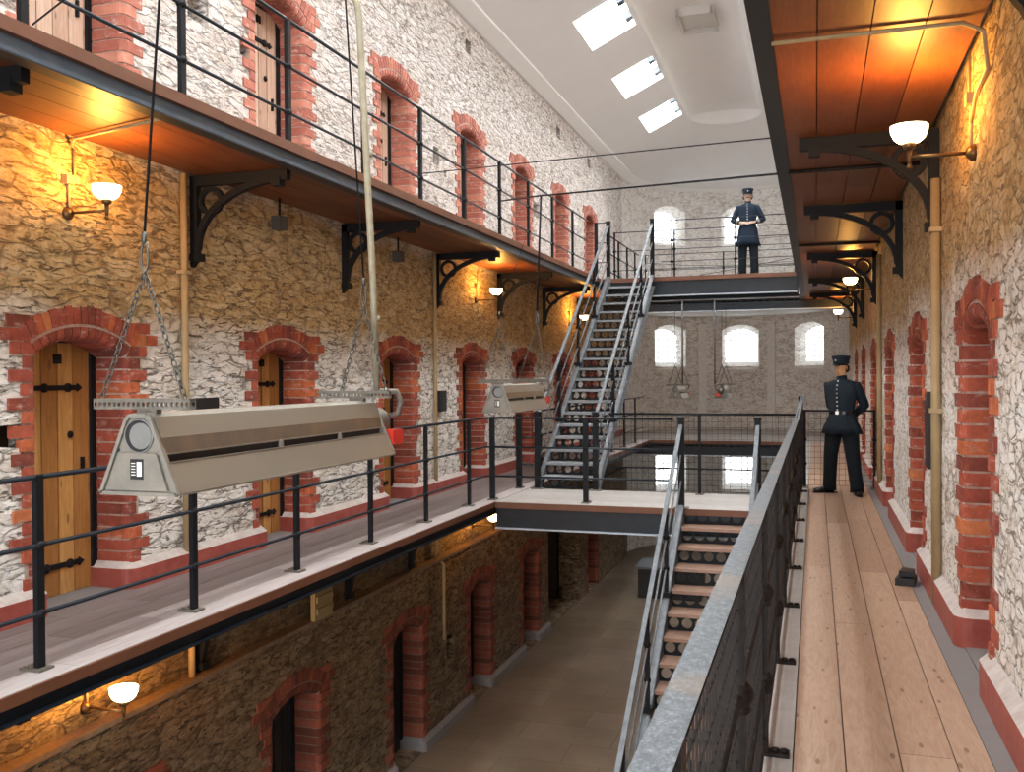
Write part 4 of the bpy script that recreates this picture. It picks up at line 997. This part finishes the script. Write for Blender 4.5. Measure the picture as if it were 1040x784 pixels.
for ya, yy, l in ((20.44, 20.62, 'front'), (21.52, 21.56, 'rear')): wire('thin cross cable carrying the distant heaters, %s one' % l, [(-3.95, ya, 3.64), (-2.87, ya, 3.64), (-1.9, yy, 3.55), (-.28, yy, 3.27)], .005)
b = MB()
for z in (4.65, 5.35): wire('thin wire along the curved wall %s the highest windows' % ('below' if z < 5 else 'crossing'), [ap(-60, RA - .06, z), ap(-30, RA - .06, z), ap(0, RA - .06, z), ap(30, RA - .06, z), ap(60, RA - .06, z)], .006)

# ------------------------------------------------------------------ uniformed figures
m_skin = simple('painted_skin', (.62, .34, .16), .55, 0, 12, .3)
m_skin2 = simple('pale_painted_skin', (.62, .42, .32), .55, 0, 12, .3)
m_uni = dull(simple('dark_navy_serge', (.010, .019, .030), .8, 0, 40, .5, .15, (.024, .038, .052)))
m_uni2 = dull(simple('navy_serge', (.009, .018, .036), .8, 0, 40, .5, .15, (.02, .036, .058)))
m_trou = dull(simple('dark_trousers', (.006, .010, .014), .85, 0, 40, .5, .1, (.013, .020, .026)))
m_leather = simple('black_leather', (.008, .008, .009), .25)
m_silver = simple('silver_button', (.75, .75, .72), .3, .8)
m_hair = simple('dark_hair', (.02, .014, .01), .8)
m_gold = simple('pale_braid', (.55, .52, .45), .6)
def person(label, loc, sc, J, trot, hrot, hem, uni, skin, moust=False, braid=False):
    r_ = empty('person', label, 'person', (0, 0, 0))
    V = []; E_ = []; R = []
    def v(p, r): V.append(p); R.append(r); return len(V) - 1
    def e(a, c): E_.append((a, c))
    tr = lambda x, y, a: (x * cos(a) - y * sin(a), x * sin(a) + y * cos(a))
    pel = v((0, 0, .95), .12); sp = v((0, 0, 1.10), .105); ch = v((0, 0, 1.29), .125); nb = v((0, 0, 1.44), .06)
    nk = v((0, -.005, 1.50), .052); hx, hy = tr(0, -.012, hrot); h1 = v((hx, hy, 1.575), .075); h2 = v((hx, hy, 1.66), .082); h3 = v((0, 0, 1.73), .05)
    for a, c in ((pel, sp), (sp, ch), (ch, nb), (nb, nk), (nk, h1), (h1, h2), (h2, h3)): e(a, c)
    for sd in 'RL':
        hip, kn, an, toe = J['hip' + sd], J['kn' + sd], J['an' + sd], J['toe' + sd]
        a = v(hip, .085); c = v(kn, .058); d = v((an[0], an[1], .07), .028); f = v(toe, .018); e(pel, a); e(a, c); e(c, d); e(d, f)
        s_, el, wr, hd = J['sh' + sd], J['el' + sd], J['wr' + sd], J['hd' + sd]
        a = v(s_, .06); c = v(el, .042); d = v(wr, .027); g = v(hd, .034); e(ch, a); e(a, c); e(c, d); e(d, g)
        dr = (Vector(hd) - Vector(wr)).normalized(); side = dr.cross(Vector(J['pn' + sd])).normalized(); pn = Vector(J['pn' + sd]).normalized()
        for i, (o, L) in enumerate(((-.027, .068), (-.009, .08), (.009, .075), (.027, .058))):
            b0 = Vector(hd) + side * o + dr * .025; b1 = b0 + dr * L * .5 + pn * .008; b2 = b1 + dr * L * .25 + pn * L * .42
            i0 = v(b0, .009); i1 = v(b1, .0085); i2 = v(b2, .007); e(g, i0); e(i0, i1); e(i1, i2)
        b0 = Vector(wr) + (Vector(hd) - Vector(wr)) * .5 - side * .03 + pn * .01; b1 = b0 + dr * .035 - side * .018 + pn * .012; b2 = b1 + dr * .03 + pn * .01
        i0 = v(b0, .011); i1 = v(b1, .0095); i2 = v(b2, .008); e(d, i0); e(i0, i1); e(i1, i2)
    me = bpy.data.meshes.new('body'); me.from_pydata([tuple(p) for p in V], E_, [])
    import bmesh
    bm = bmesh.new(); bm.from_mesh(me); ly = bm.verts.layers.skin.verify(); bm.verts.ensure_lookup_table()
    for i, vv in enumerate(bm.verts): vv[ly].radius = (R[i], R[i]); vv[ly].use_root = (i == 0)
    bm.to_mesh(me); bm.free(); me.materials.append(skin)
    body = bpy.data.objects.new('body', me); C.objects.link(body); body.parent = r_
    md = body.modifiers.new('Skin', 'SKIN'); md.use_smooth_shade = True; md.branch_smoothing = .4
    sb = body.modifiers.new('Sub', 'SUBSURF'); sb.levels = 1; sb.render_levels = 2
    # coat
    def loft(b, rings, n=32, mat=0):
        vs = []
        for (cx, cy, z, rx, ry, fl) in rings:
            for j in range(n):
                t_ = 2 * PI * j / n; k = 1 + fl * (abs(sin(t_ * 5)) - .5); x, y = tr(rx * k * cos(t_), ry * k * sin(t_), trot); vs.append((cx + x, cy + y, z))
        b.add(vs, [(i * n + j, i * n + (j + 1) % n, (i + 1) * n + (j + 1) % n, (i + 1) * n + j) for i in range(len(rings) - 1) for j in range(n)], mat, True)
    rings = [(0, 0, hem, .245, .18, .22), (0, 0, hem + .10, .218, .16, .16), (0, 0, .93, .19, .14, .08), (0, 0, 1.03, .158, .118, .02), (0, 0, 1.06, .156, .116, 0), (0, 0, 1.18, .178, .125, 0), (0, 0, 1.30, .200, .132, 0), (0, 0, 1.38, .205, .122, 0), (0, 0, 1.435, .165, .098, 0), (0, 0, 1.46, .085, .075, 0), (0, 0, 1.465, .066, .064, 0), (0, 0, 1.515, .062, .060, 0), (0, 0, 1.513, .055, .053, 0)]
    rings[0:0] = [(0, 0, hem + .03, .18, .12, .1)]
    b = MB(); loft(b, rings)
    for sd in 'RL':
        s_, el, wr = (Vector(J[k + sd]) for k in ('sh', 'el', 'wr')); m1 = (s_ + el) / 2; m2 = (el + wr) / 2
        top = s_ + (Vector((0, 0, 1.40)) - s_) * .45
        b.tube([top, s_, m1, el + (s_ - el) * .12, el, el + (wr - el) * .12, m2, wr], [.045, .066, .064, .060, .058, .057, .052, .044], 14)
    coat = b.build('coat', uni, r_)
    fx, fy = tr(0, -1, trot)
    b = MB()
    for i in range(9):
        z = 1.44 - i * .052; ry = .1 if z > 1.43 else (.122 if z > 1.36 else (.132 if z > 1.25 else .118 + (z - 1.03) * .06)); b.ball((fx * ry, fy * ry, z), .012, 8)
    b.build('button', m_silver, coat)
    b = MB(); n = 32; vs = []
    for z, g in ((1.02, .166), (1.06, .164)):
        for j in range(n):
            t_ = 2 * PI * j / n; x, y = tr(g * cos(t_), (g - .040) * sin(t_), trot); vs.append((x, y, z))
    b.add(vs, [(j, (j + 1) % n, n + (j + 1) % n, n + j) for j in range(n)], 0, True); b.box(fx * .128 - .02, fx * .128 + .02, fy * .128 - .008, fy * .128 + .008, 1.02, 1.06, 1)
    b.build('belt', [m_leather, m_silver], coat)
    if braid:
        for sd in 'RL':
            el, wr = Vector(J['el' + sd]), Vector(J['wr' + sd]); b = MB()
            for k in (.62, .70, .78, .9):
                p = el + (wr - el) * k; q = el + (wr - el) * (k + .035); b.tube([p, q], .0535 - .008 * (k - .5), 14, cap=False)
            b.build('cuff_braid', m_gold, coat)
    b = MB()
    for sd in 'RL':
        hip, kn, an = (Vector(J[k + sd]) for k in ('hip', 'kn', 'an'))
        b.tube([hip + Vector((0, 0, .06)), hip - Vector((0, 0, .03)), (hip + kn) / 2, kn, (kn + an) / 2, an + Vector((0, 0, .03)), an + Vector((0, -.004, -.052))], [.10, .112, .102, .088, .082, .083, .086], 16)
    b.ball((0, 0, .93), .12, 12, sc=(1.2, .95, .9)); b.build('trousers', m_trou, r_)
    for sd in 'RL':
        an, toe = Vector(J['an' + sd]), Vector(J['toe' + sd]); d = Vector((toe.x - an.x, toe.y - an.y, 0)).normalized(); hl = Vector((an.x, an.y, 0)) - d * .06
        b = MB(); pts = [hl + Vector((0, 0, .045)), hl + d * .06 + Vector((0, 0, .052)), hl + d * .14 + Vector((0, 0, .042)), hl + d * .22 + Vector((0, 0, .032)), hl + d * .265 + Vector((0, 0, .026))]
        b.tube(pts, [(.030, .035), (.040, .050), (.043, .040), (.043, .030), (.026, .02)], 12)
        s2 = d.cross(Vector((0, 0, 1)))
        b.prism([(-.035, -.03), (.03, -.036), (.18, -.044), (.27, -.03), (.285, 0), (.27, .03), (.18, .044), (.03, .036), (-.035, .03)], lambda x, y, z: tuple(hl + d * x + s2 * y + Vector((0, 0, z))), 0, .014)
        b.build('shoe', m_leather, r_)
    # head pieces
    def H_(x, y, z): a, c = tr(x, y, hrot); return (hx + a, hy + c, z)
    b = MB(); b.tube([H_(0, -.078, 1.645), H_(0, -.098, 1.605), H_(0, -.082, 1.595)], [.008, .014, .008], 8); b.tube([H_(-.016, -.078, 1.562), H_(0, -.086, 1.56), H_(.016, -.078, 1.562)], .006, 6); b.ball(H_(0, -.062, 1.52), .022, 8)
    for s_ in (-1, 1): b.ball(H_(s_ * .083, .005, 1.61), .022, 8, sc=(.5, .8, 1.2))
    b.build('face', skin, r_)
    b = MB()
    for s_ in (-1, 1): b.ball(H_(s_ * .028, -.078, 1.635), .009, 8); b.bar(H_(s_ * .012, -.084, 1.652), H_(s_ * .045, -.076, 1.652), .006, .006)
    if moust: b.tube([H_(-.04, -.078, 1.568), H_(-.015, -.092, 1.578), H_(.015, -.092, 1.578), H_(.04, -.078, 1.568)], [.004, .01, .01, .004], 8)
    b.build('eyes_and_brows', m_hair, r_)
    b = MB()
    for i in range(9):
        a = PI * (.12 + .76 * i / 8); b.ball(H_(.074 * cos(a), .062 * sin(a) + .004, 1.60), .034, 8, sc=(1, 1, 1.5))
    b.build('hair', m_hair, r_)
    b = MB(); n = 28
    cx, cy, _ = H_(0, 0, 0); b.lathe([(.094, 1.655), (.098, 1.66), (.099, 1.70), (.116, 1.745), (.110, 1.762), (.001, 1.77)], (cx, cy, 0), n)
    cap_ = b.build('cap', uni, r_)
    b = MB(); pk = []
    for i in range(13):
        a = PI + PI * i / 12; pk.append((cos(a) * .095, sin(a) * .085 - .0))
    outer = [(x * 1.02, y * 1.62 if y < 0 else y) for x, y in pk]
    vs = [H_(x, y, 1.672) for x, y in pk] + [H_(x, y, 1.645) for x, y in outer] + [H_(x, y, 1.666) for x, y in pk] + [H_(x, y, 1.640) for x, y in outer]
    k = 13; b.add(vs, [(i, i + 1, k + i + 1, k + i) for i in range(12)] + [(2 * k + i + 1, 2 * k + i, 3 * k + i, 3 * k + i + 1) for i in range(12)] + [(k + i, k + i + 1, 3 * k + i + 1, 3 * k + i) for i in range(12)], 0, False)
    b.build('cap_peak', m_leather, cap_)
    b = MB(); b.ball(H_(0, -.103, 1.705), .016, 8); b.build('cap_badge', m_silver, cap_)
    r_.location = loc; r_.scale = (sc, sc, sc); return r_
person('standing uniformed figure in dark tunic and peaked cap, hands behind back, on the plank walkway', (.325, 12.9, .002), 1.01, dict(
    hipR=(-.085, .03, .90), hipL=(.085, -.03, .90), knR=(-.135, .05, .50), knL=(.125, -.10, .50), anR=(-.15, .10, .085), anL=(.175, -.10, .085),
    toeR=(-.30, .06, .03), toeL=(.20, -.27, .03), shR=(-.155, .07, 1.385), shL=(.17, -.07, 1.385), elR=(-.13, .23, 1.12), elL=(.275, .03, 1.13),
    wrR=(-.01, .22, .98), wrL=(.13, .19, .985), hdR=(.05, .20, .975), hdL=(.07, .20, .97), pnR=(.3, .5, .6), pnL=(-.3, -.5, .6)), math.radians(-28), math.radians(-40), .77, m_uni, m_skin)
person('moustached uniformed figure in long navy coat, hands at belt, on the upper footbridge', (-1.15, 17.62, Z2 + .002), .885, dict(
    hipR=(-.09, 0, .90), hipL=(.09, 0, .90), knR=(-.105, -.01, .50), knL=(.115, -.01, .50), anR=(-.115, .0, .085), anL=(.13, .0, .085),
    toeR=(-.15, -.16, .03), toeL=(.16, -.16, .03), shR=(-.175, 0, 1.385), shL=(.175, 0, 1.385), elR=(-.30, .02, 1.13), elL=(.30, .02, 1.13),
    wrR=(-.155, -.13, 1.06), wrL=(.155, -.13, 1.06), hdR=(-.085, -.16, 1.055), hdL=(.085, -.16, 1.055), pnR=(0, .6, -.4), pnL=(0, .6, -.4)), 0, math.radians(5), .60, m_uni2, m_skin2, True, True)
